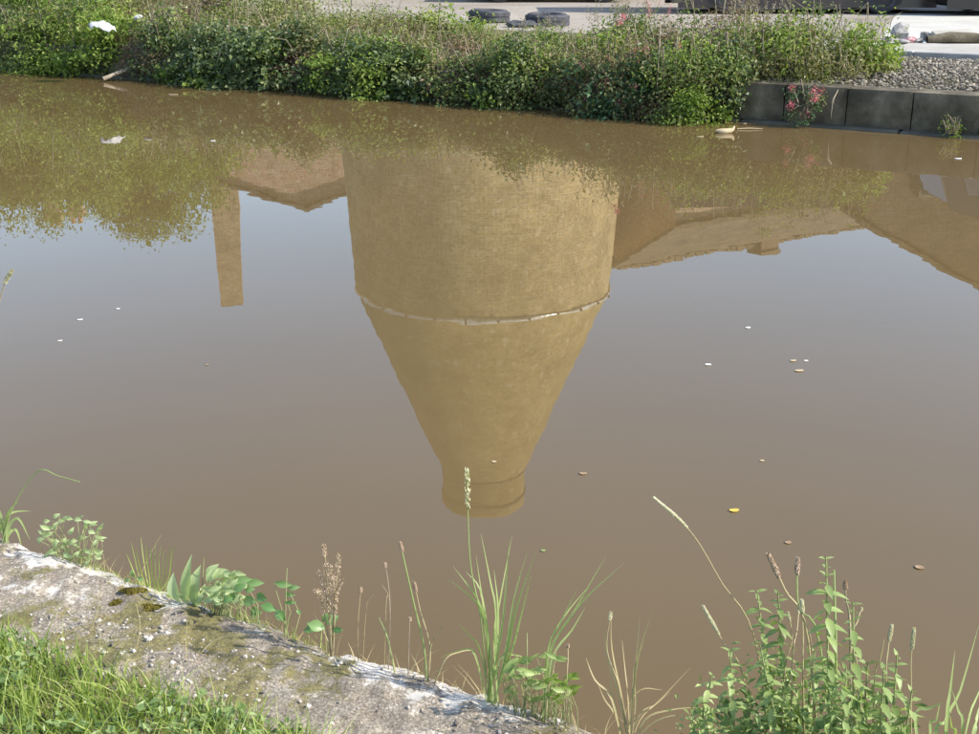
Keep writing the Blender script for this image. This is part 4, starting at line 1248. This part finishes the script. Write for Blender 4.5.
# curled pale piece of wood floating by the bright bush
p = on_z(725, 133, 0.0)
o = MB().tube([(-.11, 0, .03), (-.06, -.01, .022), (0, -.01, .02), (.06, 0, .028), (.09, 0, .045), (.10, .005, .07), (.105, .005, .085)], [.010, .032, .036, .03, .02, .014, .004], 9).build('floating_wood', M['wood_bit'])
o.location = p; tag(o, 'curled pale piece of wood floating beside the bright overhanging bush', 'driftwood')
o = MB().tube([(0, 0, .01), (.15, .01, .014), (.3, .01, .008)], [.006, .006, .004], 5).build('floating_twig', M['wood_bit']); o.location = on_z(737, 129.5, 0); tag(o, 'thin twig floating right of the curled wood', 'twig')

# ================================================================== PLANTS OF THE NEAR EDGE
def pcurve(pts, Y0, dY=0.0):
    """pixel way-points -> points in space at distances Y0 .. Y0 + dY"""
    n = len(pts)
    return [at_y(px, py, Y0 + dY * i / max(1, n - 1)) for i, (px, py) in enumerate(pts)]


def smooth(pts, m=12):
    P_ = [np.array(tuple(p)) for p in pts]
    if len(P_) == 2: return [P_[0] + (P_[1] - P_[0]) * u for u in np.linspace(0, 1, m)]
    out = []
    Q = [2 * P_[0] - P_[1]] + P_ + [2 * P_[-1] - P_[-2]]
    seg = max(2, m // (len(P_) - 1))
    for i in range(1, len(Q) - 2):
        for u in np.linspace(0, 1, seg, endpoint=False):
            a, b, c, d = Q[i - 1], Q[i], Q[i + 1], Q[i + 2]
            out.append(.5 * ((2 * b) + (-a + c) * u + (2 * a - 5 * b + 4 * c - d) * u ** 2 + (-a + 3 * b - 3 * c + d) * u ** 3))
    out.append(P_[-1])
    return out


def ribbon(mb, pts, width, seed=0, full=0.35):
    """one long leaf blade along pts, folded along its midrib"""
    P_ = np.array(smooth(pts, 12)); n = len(P_)
    tan = np.gradient(P_, axis=0); tan /= np.linalg.norm(tan, axis=1)[:, None]
    g = np.random.default_rng(seed)
    ref = np.array([g.normal() * .6, -1, .4]); side = np.cross(tan, ref); side /= np.linalg.norm(side, axis=1)[:, None]
    nr = np.cross(side, tan)
    u = np.linspace(0, 1, n)
    w = width * np.where(u < full, .65 + .35 * u / full, 1 - ((u - full) / (1 - full)) ** 1.7)[:, None] + .0004
    rows = np.stack([P_ - side * w / 2 + nr * w * .2, P_, P_ + side * w / 2 + nr * w * .2], 1)
    mb.grid(rows)


def near_base(px, t=2.17):
    """root on the near edge in the column px"""
    t = t + .04
    p = edge(px, t, .38)
    s, tt = ST(p.x, p.y)
    p.z = float(coping_z(np.array(s), np.array(tt))[0]) - .02 - max(0, t - 2.25) * 1.2
    return p


def seed_spike(mb, pts, r, n, seed, size=.006):
    P_ = np.array(smooth(pts, 10)); g = np.random.default_rng(seed)
    u = g.random(n) * (len(P_) - 1.001); i = u.astype(int); f = (u - i)[:, None]
    c = P_[i] * (1 - f) + P_[i + 1] * f
    d = P_[-1] - P_[0]; d /= np.linalg.norm(d)
    rad = r * (1 - .55 * np.abs(u / (len(P_) - 1) - .4))[:, None]
    off = g.normal(size=(n, 3)); off -= d * (off @ d)[:, None]; off /= np.linalg.norm(off, axis=1)[:, None]
    mb.leaves(c + off * rad, off + g.normal(size=(n, 3)) * .3, np.repeat(d[None], n, 0) + off * .5, size * (.8 + .5 * g.random(n)), size * .45)


def grass_tuft(name, label, cat, rootpx, blades, mat, width, t=2.17, stems=(), dY=.05, seed=0, group=None):
    """blades / stems: lists of pixel way-points from low to tip (the root is added)"""
    b = near_base(rootpx, t)
    r = thing(name, label, cat, b, 0, group)
    g = np.random.default_rng(seed)
    for i, pts in enumerate(blades):
        mb = MB()
        root = near_base(pts[0][0], t) if len(pts) > 1 and isinstance(pts[0][1], str) else None
        if root is not None:
            q = [root] + pcurve(pts[1:], root.y, dY * g.uniform(-1, 1.5))
        else:
            q = [b + Vector((g.normal() * .008, g.normal() * .008, 0))] + pcurve(pts, b.y, dY * g.uniform(-1, 1.5))
        ribbon(mb, q, width * g.uniform(.75, 1.2), seed * 31 + i)
        mb.build('blade', M[mat], r, off=b)
    for i, (pts, rad, headlen, hr, hm, sm) in enumerate(stems):
        root = b + Vector((g.normal() * .01, g.normal() * .01, 0))
        q = smooth([root] + pcurve(pts, b.y, dY * g.uniform(-1, 1)), 16)
        mb = MB(); tube_safe(mb, q, np.linspace(rad, rad * .55, len(q)), 5); so = mb.build('stem', M[sm], r, off=b)
        if headlen:
            hd = MB(); seed_spike(hd, q[-headlen:], hr, 26 * headlen, seed + i, hr * 1.6); stuff(hd.build('seed_head', M[hm], r, off=b))
    return r


# tall flowering grass in the middle
grass_tuft('tall_grass', 'tall green grass tuft with one seed stalk over kiln reflection', 'grass', 492, [
    [(494, 640), (500, 600), (512, 536)], [(496, 620), (490, 580), (481, 534)], [(500, 640), (505, 600), (509, 540)], [(507, 655), (516, 610), (536, 552)], [(506, 650), (514, 600), (527, 553)],
    [(484, 620), (470, 596), (448, 579)], [(486, 630), (478, 600), (453, 566)], [(480, 650), (470, 636), (457, 622)], [(512, 650), (520, 620), (531, 575)], [(490, 650), (484, 610), (476, 555)],
    [(496, 650), (498, 610), (494, 570)], [(475, 655), (462, 650), (440, 658)], [(500, 660), (515, 655), (530, 660)], [(488, 640), (480, 590), (466, 572)]], 'blade', .0056, 2.19,
    stems=[([(481, 620), (470, 560), (467, 468)], .0022, 3, .006, 'seed', 'blade')], seed=3)
grass_tuft('leaning_grass', 'green grass blades leaning right of the tall tuft', 'grass', 545, [
    [(549, 655), (575, 610), (606, 556)], [(550, 655), (580, 605), (624, 563)], [(552, 660), (572, 630), (585, 608)], [(548, 650), (565, 615), (590, 585)], [(547, 655), (562, 620), (578, 588)]], 'blade', .006, 2.2, seed=5)
grass_tuft('dry_grass', 'straw coloured grass tuft at the bottom beside nettles', 'grass', 630, [
    [(620, 700), (606, 650), (604, 613)], [(622, 700), (612, 650), (611, 611)], [(633, 700), (640, 650), (654, 608)], [(632, 700), (637, 655), (640, 616)], [(612, 700), (595, 680), (586, 658)],
    [(640, 715), (655, 705), (670, 692)], [(645, 720), (670, 710), (700, 707)], [(618, 720), (612, 690), (610, 660)], [(628, 700), (625, 670), (622, 640)], [(640, 720), (660, 700), (690, 668)],
    [(625, 715), (640, 690), (662, 690)], [(615, 715), (605, 700), (598, 684)], [(636, 700), (634, 670), (645, 640)], [(650, 725), (680, 715), (715, 725)]], 'straw', .0036, 2.17, stems=[([(620, 690), (607, 650), (611, 612)], .0016, 2, .004, 'seed', 'straw')], seed=7)
grass_tuft('corner_grass', 'green grass blades in the lower right corner', 'grass', 945, [
    [(946, 725), (950, 690), (955, 650)], [(944, 735), (960, 690), (979, 625)], [(962, 735), (958, 710), (952, 690)], [(966, 728), (975, 700), (990, 670)], [(915, 725), (930, 708), (944, 703)],
    [(972, 740), (976, 720), (985, 690)], [(935, 740), (945, 722), (948, 710)], [(930, 735), (936, 720), (940, 702)], [(955, 742), (952, 728), (950, 715)]], 'blade', .007, 2.16, seed=9)
grass_tuft('edge_grass', 'pale grass with bent stalk at the far left edge', 'grass', 6, [
    [(6, 520), (14, 512), (32, 511)], [(5, 525), (10, 510), (20, 500)], [(8, 530), (18, 518), (30, 540)], [(0, 525), (-8, 510), (-25, 500)], [(3, 530), (0, 512), (-14, 492)], [(8, 535), (16, 530), (22, 548)]], 'blade', .010, 2.19,
    stems=[([(14, 505), (38, 471), (58, 476), (80, 482)], .0024, 0, 0, 'seed', 'blade'), ([(-22, 480), (-12, 360), (2, 292), (12, 270)], .0024, 4, .006, 'seed', 'straw')], seed=11)
grass_tuft('fine_grass', 'fine thin grass tuft left of the dock plant', 'grass', 152, [[(150 + 3 * i - 12, 580), (150 + 4.2 * i - 20, 562 - (i * 7) % 12), (150 + 5 * i - 24, 553 - (i * 11) % 17)] for i in range(11)], 'grass', .0028, 2.2,
    stems=[([(142, 575), (150, 555), (161, 535)], .001, 0, 0, 'seed', 'straw')], seed=13)
# plantain stalks and dry stems along the edge
def stalk(label, rootpx, pts, head, seed, sm='straw', hm='brownhead', rad=.0022, hr=.0042, t=2.18, name='plantain_stalk', group='dry stalks along the near edge'):
    b = near_base(rootpx, t)
    r = thing(name, label, 'stalk', b, 0, group)
    g = np.random.default_rng(seed)
    q = smooth([b] + pcurve(pts, b.y, g.uniform(-.04, .08)), 18)
    mb = MB(); tube_safe(mb, q, np.linspace(rad, rad * .6, len(q)), 6); mb.build('stem', M[sm], r, off=b)
    if head:
        hd = MB(); seed_spike(hd, q[-head:], hr, 70 * head, seed, hr * 1.3); tube_safe(hd, q[-head:], np.full(head, hr * .8), 6); stuff(hd.build('seed_head', M[hm], r, off=b))
    return r


stalk('tall pale stalk left of the tall grass tuft', 427, [(424, 648), (413, 600), (400, 542)], 2, 1, 'blade', rad=.003)
stalk('brown tipped stalk just right of the tall pale stalk', 427, [(430, 648), (420, 610), (414, 582)], 3, 2)
stalk('short stalk branching right beside the tall pale stalk', 428, [(430, 650), (436, 636), (443, 627)], 0, 3)
stalk('thin stalk leaning left of the tall pale stalk', 396, [(388, 640), (379, 618)], 0, 4, 'blade')
stalk('thin stalk with small brown tip between the seedhead and pale stalk', 388, [(390, 620), (389, 590), (385, 563)], 2, 5, 'twig', rad=.0014)
stalk('thin dark stalk standing left of the pale stalk pair', 408, [(409, 640), (410, 618)], 2, 6, 'twig', 'brownhead', .0014)
stalk('thin straw stalk right of the withered seedhead', 358, [(358, 625), (361, 588)], 2, 7, rad=.0014)
stalk('second thin straw stalk right of the withered seedhead', 362, [(366, 610), (370, 598), (374, 595)], 0, 8, rad=.0012)
stalk('curled thin stalk above the mossy concrete', 384, [(386, 605), (388, 595), (382, 585)], 0, 9, rad=.0012)
stalk('broken straw stem lying across the edge left of tall tuft', 432, [(445, 660), (460, 652), (472, 650)], 0, 10)
stalk('short straw stalk right of the tall grass tuft', 545, [(548, 690), (553, 670), (556, 650)], 0, 12)
stalk('thin seeded stalk between tall tuft and straw tuft', 566, [(567, 680), (568, 660), (568, 645)], 2, 13, rad=.0012)
# nettle bed stalks
stalk('tallest brown headed plantain in the nettles, left one', 824, [(808, 640), (785, 590), (768, 554)], 5, 20, 'straw', rad=.0026, hr=.0048, t=2.12)
stalk('brown headed plantain in the nettles, second from left', 842, [(820, 645), (800, 610), (797, 580), (798, 558)], 4, 21, 'blade', rad=.0022, hr=.0046, t=2.12)
stalk('short brown headed plantain right of the tallest nettle', 852, [(850, 640), (846, 600), (845, 581)], 4, 22, 'greystem', rad=.002, hr=.004, t=2.12)
stalk('white seeded grass stalk at the right of the nettles', 888, [(886, 690), (888, 650), (892, 625)], 5, 23, 'straw', 'seed', .0015, .0038, 2.12)
stalk('rightmost white seeded grass stalk of the nettle bed', 912, [(911, 700), (911, 660), (914, 628)], 5, 24, 'straw', 'seed', .0015, .0038, 2.12)
stalk('long straw stalk arching up left from the nettles', 772, [(762, 680), (748, 620), (723, 585), (700, 545), (680, 520), (653, 497)], 5, 25, 'straw', 'seed', .0018, .003, 2.14)
stalk('shorter white seeded stalk leaning left from the nettles', 758, [(744, 680), (722, 640), (703, 606)], 6, 26, 'straw', 'seed', .0018, .0036, 2.14)
stalk('pale dead stem standing in the middle of nettles', 806, [(803, 680), (803, 640), (802, 600)], 3, 27, 'straw', 'seed', .002, .004, 2.12)
stalk('leafless green stalk beside the tallest nettle', 836, [(836, 660), (835, 610), (834, 570)], 0, 28, 'blade', rad=.003, t=2.12)

for i, (rp, pts, lab) in enumerate([(816, [(812, 660), (806, 625), (801, 612)], 'pale straw leaning among the nettles left of the middle'), (848, [(850, 660), (858, 620), (862, 608)], 'pale straw right of the second tallest nettle'),
                                    (872, [(874, 690), (880, 660), (884, 640)], 'pale straw at the right of the nettle bed'), (790, [(792, 670), (797, 630), (799, 606)], 'thin straw beside the pale dead stem'),
                                    (860, [(858, 680), (852, 650), (850, 615)], 'upright straw behind the front nettles at right'), (780, [(784, 680), (792, 640), (788, 612)], 'bent straw at the left of the nettle bed')]):
    stalk(lab, rp, pts, 3 if i % 2 else 0, 130 + i, 'straw', 'seed', .0017, .0026, 2.1, 'straw_stalk')
# nettles
NL = []
for k_ in range(3):
    g = np.random.default_rng(40 + k_)
    n_ = 9
    u = np.linspace(0, 1, n_)
    w = .215 * np.sin(math.pi * u ** .75) * (1 - .12 * (np.arange(n_) % 2)); w[0] = .02; w[-1] = .004
    z = -.35 * u ** 2 + .10 * u
    rows = np.stack([np.stack([u, -w, z + .22 * w], -1), np.stack([u, 0 * u, z], -1), np.stack([u, w, z + .22 * w], -1)], 1)
    me = MB().grid(rows).mesh('leaf'); me.materials.append(M['nettle']); NL.append(me)
nettle_leaf_objs = 0


def nettle(label, rootpx, tippx, tippy, seed, t=2.1, leafL=.030):
    global nettle_leaf_objs
    g = np.random.default_rng(seed)
    b = near_base(rootpx, t)
    r = thing('nettle', label, 'nettle', b, 0, 'nettles at the near edge')
    tip = at_y(tippx, tippy, b.y + g.uniform(-.08, .12))
    mid = (b + tip) / 2 + Vector((g.normal() * .012, g.normal() * .012, 0))
    q = np.array(smooth([b, mid, tip], 20)) - np.array(tuple(b))
    mb = MB(); tube_safe(mb, q, np.linspace(.0032, .0014, len(q)), 6); mb.build('stem', M['nettle_stem'], r)
    H = np.linalg.norm(q[-1] - q[0])
    nodes = max(9, int(H / .019))
    low = MB()
    for i in range(nodes):
        u = .12 + .87 * i / (nodes - 1)
        j = u * (len(q) - 1); jj = min(int(j), len(q) - 2); c = q[jj] + (q[jj + 1] - q[jj]) * (j - jj)
        L = leafL * (.45 + .75 * math.sin(math.pi * min(1, .25 + .8 * (1 - u)))) * g.uniform(.8, 1.2)
        if u > .93: L *= .6
        a0 = (i % 2) * math.pi / 2 + g.uniform(-.4, .4)
        for sd in (0, math.pi):
            e = Euler((g.uniform(-.35, .35), g.uniform(-.1, .55) - (.7 if u > .93 else 0), a0 + sd))
            if u > .55 and nettle_leaf_objs < 300:
                o = bpy.data.objects.new('leaf', NL[int(g.integers(3))]); COL.objects.link(o); o.parent = r
                o.location = c; o.rotation_euler = e; o.scale = (L, L, L); nettle_leaf_objs += 1
            else:
                d = np.array(e.to_matrix() @ Vector((1, 0, -.15))); nn = np.array(e.to_matrix() @ Vector((0, 0, 1)))
                low.leaves((c + d * L * .5)[None], nn[None], d[None], [L], [L * .55])
    # side shoots low down
    m_ = 260
    u = g.random(m_) * .72
    c = q[(u * (len(q) - 1)).astype(int)] + g.normal(size=(m_, 3)) * [.034, .03, .015]
    low.leaves(c, g.normal(size=(m_, 3)) * .5 + [0, -.2, 1], g.normal(size=(m_, 3)), leafL * (.5 + .5 * g.random(m_)), leafL * .3)
    stuff(low.build('foliage', M['nettle'], r))
    return r


NET = [(836, 826, 556, 'tallest nettle in the bed at the bottom right'), (800, 757, 590, 'nettle with full leafy top at the left of bed'), (806, 778, 592, 'nettle just right of the leafy left one'),
       (858, 853, 602, 'second tallest nettle, right of the tallest'), (900, 897, 655, 'rightmost tall nettle of the bed'), (886, 884, 668, 'nettle left of the rightmost one'),
       (742, 730, 650, 'leftmost upright nettle of the bed'), (728, 712, 675, 'low nettle at the left edge of bed'), (770, 760, 645, 'nettle in front of the leafy left one'),
       (820, 815, 650, 'nettle in front of the tallest one'), (846, 846, 668, 'middle front nettle with light leaves'), (868, 868, 662, 'front nettle left of the right pair'),
       (790, 788, 672, 'low front nettle at the middle left'), (905, 912, 690, 'low nettle at the right end of bed'), (756, 744, 690, 'lowest nettle beside the left edge'),
       (832, 832, 700, 'lowest nettle at the bottom middle'), (880, 878, 705, 'lowest nettle at the bottom right'), (806, 803, 700, 'lowest nettle at the bottom left of middle'),
       (776, 772, 705, 'small nettle under the long arching straw stalk'), (858, 860, 690, 'small nettle in front of the second tallest'), (720, 706, 712, 'small outer nettle at the far left of bed'), (898, 900, 715, 'small nettle under the white seeded stalks')]
for i, (rp, tx, ty, lab) in enumerate(NET):
    nettle(lab, rp, tx, ty, 700 + i, t=2.02 + .14 * ((i * 7) % 5) / 4)

# dock plant with big pale leaves
def big_leaf(mb, p0, p1, width, seed, bow=.02, ntip=1.4):
    g = np.random.default_rng(seed)
    p0 = np.array(tuple(p0)); p1 = np.array(tuple(p1)); n = 9
    u = np.linspace(0, 1, n)
    d = p1 - p0
    nr = np.array([g.normal() * .35, -1.0, .5 + g.normal() * .2]); side = np.cross(d, nr); side /= np.linalg.norm(side); nr = np.cross(side, d); nr /= np.linalg.norm(nr)
    c = p0 + d * u[:, None] + nr * (bow * 4 * u * (1 - u))[:, None]
    w = width * np.clip(np.sin(math.pi * np.clip((u - .08) / .92, 0, 1) ** .8), .05, 1)[:, None]; w[-1] = .0006
    mb.grid(np.stack([c - side * w / 2 + nr * w * .15, c - side * w / 4 + nr * w * .05, c, c + side * w / 4 + nr * w * .05, c + side * w / 2 + nr * w * .15], 1))


b = near_base(190, 2.18)
r = thing('dock_plant', 'dock plant with broad pale green leaves on the edge', 'plant', b, 0)
for i, (bx, by, tx, ty, w) in enumerate([(181, 604, 174, 572, .036), (187, 604, 192, 554, .030), (194, 606, 201, 565, .042), (200, 604, 205, 584, .02), (190, 606, 184, 590, .018), (196, 608, 211, 590, .016)]):
    mb = MB(); big_leaf(mb, at_y(bx, by, b.y), at_y(tx, ty, b.y + random.uniform(-.04, .05)), w, 60 + i); mb.build('leaf', M['dock'], r, off=b)
mb = MB(); tube_safe(mb, [b, at_y(202, 590, b.y), at_y(204, 558, b.y)], [.003, .002, .001], 5); mb.build('stem', M['nettle_stem'], r, off=b)


def leafy(label, rootpx, leaves, mat, seed, t=2.18, stems=(), name='edge_weed', group='leafy weeds along the near edge'):
    b = near_base(rootpx, t)
    r = thing(name, label, 'plant', b, 0, group)
    g = np.random.default_rng(seed)
    st = MB()
    for (px, py, L, w, a) in leaves:
        y = b.y + g.uniform(-.05, .06)
        c = at_y(px, py, y)
        d = Vector((math.cos(a), g.uniform(-.5, .3), math.sin(a))).normalized() * L
        mb = MB(); big_leaf(mb, c - d / 2, c + d / 2, w, int(g.integers(1e6)), .004); mb.build('leaf', M[mat], r, off=b)
        rt = near_base(.5 * rootpx + .5 * px + g.normal() * 6, t + g.uniform(-.01, .03)); m1 = (rt + c) / 2 + Vector((g.normal() * .012, 0, .012))
        tube_safe(st, [rt, m1, c - d / 2], [.0011, .0009, .0006], 5)
    for pts in stems:
        q = smooth([b] + pcurve(pts, b.y, .03), 10); tube_safe(st, q, np.linspace(.0018, .0009, len(q)), 5)
    st.build('stem', M['nettle_stem'], r, off=b)
    return r


g = np.random.default_rng(90)
leafy('leafy weed with pale leaves right of the dock plant', 222, [(208 + 36 * g.random(), 572 + 32 * g.random(), .028 + .02 * g.random(), .014 + .006 * g.random(), g.uniform(-.5, 1.2)) for _ in range(44)] + [(212, 570, .05, .022, .7), (220, 572, .045, .02, .3)], 'dock', 91)
leafy('broad leaved bindweed trailing at the middle of the edge', 262, [(250, 601, .045, .030, .2), (262, 597, .035, .026, -.3), (268, 608, .045, .026, -.3), (280, 615, .042, .026, -.9), (243, 580, .05, .022, .1), (255, 583, .05, .022, 0), (240, 588, .04, .022, .4), (256, 612, .04, .03, .1), (234, 596, .035, .02, .6), (250, 590, .03, .02, .2), (228, 600, .03, .018, .4)], 'bind', 92)
leafy('upright three leaved weed right of the bindweed', 284, [(283, 584, .05, .020, -.1), (294, 588, .035, .016, .2), (290, 594, .035, .015, .1), (290, 602, .032, .012, -.1), (298, 612, .02, .01, -1.0)], 'bind', 93, stems=[[(286, 595), (287, 568)]])
leafy('dark leaved weed under the withered seedhead', 322, [(316, 626, .05, .03, -.4), (332, 620, .04, .028, .5), (326, 617, .03, .02, .9), (338, 630, .03, .018, .2), (310, 630, .035, .02, .1)], 'bind', 94)
leafy('yellowing thin weed on the edge at the left', 66, [(40 + 62 * g.random(), 516 + 48 * g.random(), .020 + .016 * g.random(), .009 + .006 * g.random(), g.uniform(-.6, 1.3)) for _ in range(62)], 'dock', 95, stems=[[(55, 540), (60, 516)], [(80, 540), (84, 528)], [(95, 550), (98, 528)]])
leafy('small green weed at the foot of the tall tuft', 525, [(505 + 62 * g.random(), 655 + 44 * g.random(), .03 + .016 * g.random(), .009 + .006 * g.random(), g.uniform(-.5, 1.0)) for _ in range(44)], 'nettle', 96, stems=[[(527, 660), (527, 633)]])
leafy('small leafy weed at the bottom edge left of straw tuft', 560, [(548 + 28 * g.random(), 672 + 32 * g.random(), .022 + .012 * g.random(), .01, g.uniform(-.5, 1.0)) for _ in range(20)], 'lime', 97)
leafy('tiny leafy sprig left of the dock plant', 134, [(133, 573, .026, .014, 1.4), (141, 579, .02, .012, -.3), (128, 580, .02, .01, .4)], 'bind', 98)
# withered dock seedhead
b = near_base(332, 2.18)
r = thing('withered_seedhead', 'brown withered seedhead standing at the edge near centre left', 'plant', b, 0)
st = MB(); hd = MB()
g = np.random.default_rng(33)
for tx, ty in ((324, 544), (339, 554), (318, 570), (330, 565), (315, 590), (342, 580)):
    q = smooth([b, at_y((332 + tx) / 2 + g.normal() * 2, 600, b.y), at_y(tx, ty, b.y + g.uniform(-.03, .04))], 14)
    tube_safe(st, q, np.linspace(.002, .0009, len(q)), 5)
    seed_spike(hd, q[5:], .008, 130, int(g.integers(1e5)), .006)
st.build('stem', M['straw'], r, off=b); stuff(hd.build('seed_head', M['brownhead'], r, off=b))
hd = MB(); seed_spike(hd, [at_y(324, 556, b.y), at_y(324, 545, b.y)], .006, 90, 5, .006); stuff(hd.build('seed_head', M['brownhead'], r, off=b))
# dry straws lying in the turf edge
for i, (pts, lab) in enumerate([([(92, 628), (98, 606), (101, 582)], 'dry straw standing in front of the white lichen'), ([(100, 636), (118, 622), (136, 604)], 'dry straw leaning right at the turf edge'), ([(136, 650), (140, 626), (136, 604)], 'bent straw beside the moss cushions'), ([(202, 652), (215, 640), (240, 634)], 'curved straw lying on the mossy concrete'), ([(186, 660), (186, 640), (187, 620)], 'upright straw in the middle of turf edge')]):
    p0 = on_z(*pts[0], .40)
    q = smooth([p0] + [at_y(x, y, p0.y + .01) for x, y in pts[1:]], 10)
    mb = MB(); tube_safe(mb, [v_ - np.array(tuple(p0)) for v_ in q], np.linspace(.0016, .0008, len(q)), 5); o = mb.build('dry_straw', M['straw']); o.location = p0
    tag(o, lab, 'straw', 'dry straws by the turf')

# low tangle of sprigs and dead bents rooted along the lip of the edge
for nm_, mt, n, lab, lo, hi in (('edge_sprigs', 'grass', 900, 'short green sprigs rooted in cracks along the near edge', .015, .055), ('dead_bents', 'straw', 520, 'short dead grass bents tangled along the near edge', .02, .075)):
    s_ = rng.uniform(-3.6, 1.2, n * 3); s_ = s_[vnoise(s_ * 3.1 + (9 if mt == 'straw' else 0), s_ * 0 + 4) > -.05][:n]; n = len(s_)
    t_ = 2.225 + .05 * rng.random(n)
    z_ = coping_z(s_, t_)[0] - .012
    base = np.stack([s_ * EX + t_ * NX, s_ * EY + t_ * NY, z_], -1)
    ln = lo + (hi - lo) * rng.random(n) ** 1.5
    le = rng.normal(size=(n, 2)) * .7
    tip = base + np.stack([le[:, 0] * ln, le[:, 1] * ln, ln], -1)
    mb = MB().blades(base, tip, np.stack([-le[:, 0] * ln * .2, -le[:, 1] * ln * .2, ln * .05], -1), .0016 + .0022 * rng.random(n), 3)
    stuff(tag(mb.build(nm_, M[mt]), lab, 'grass'))
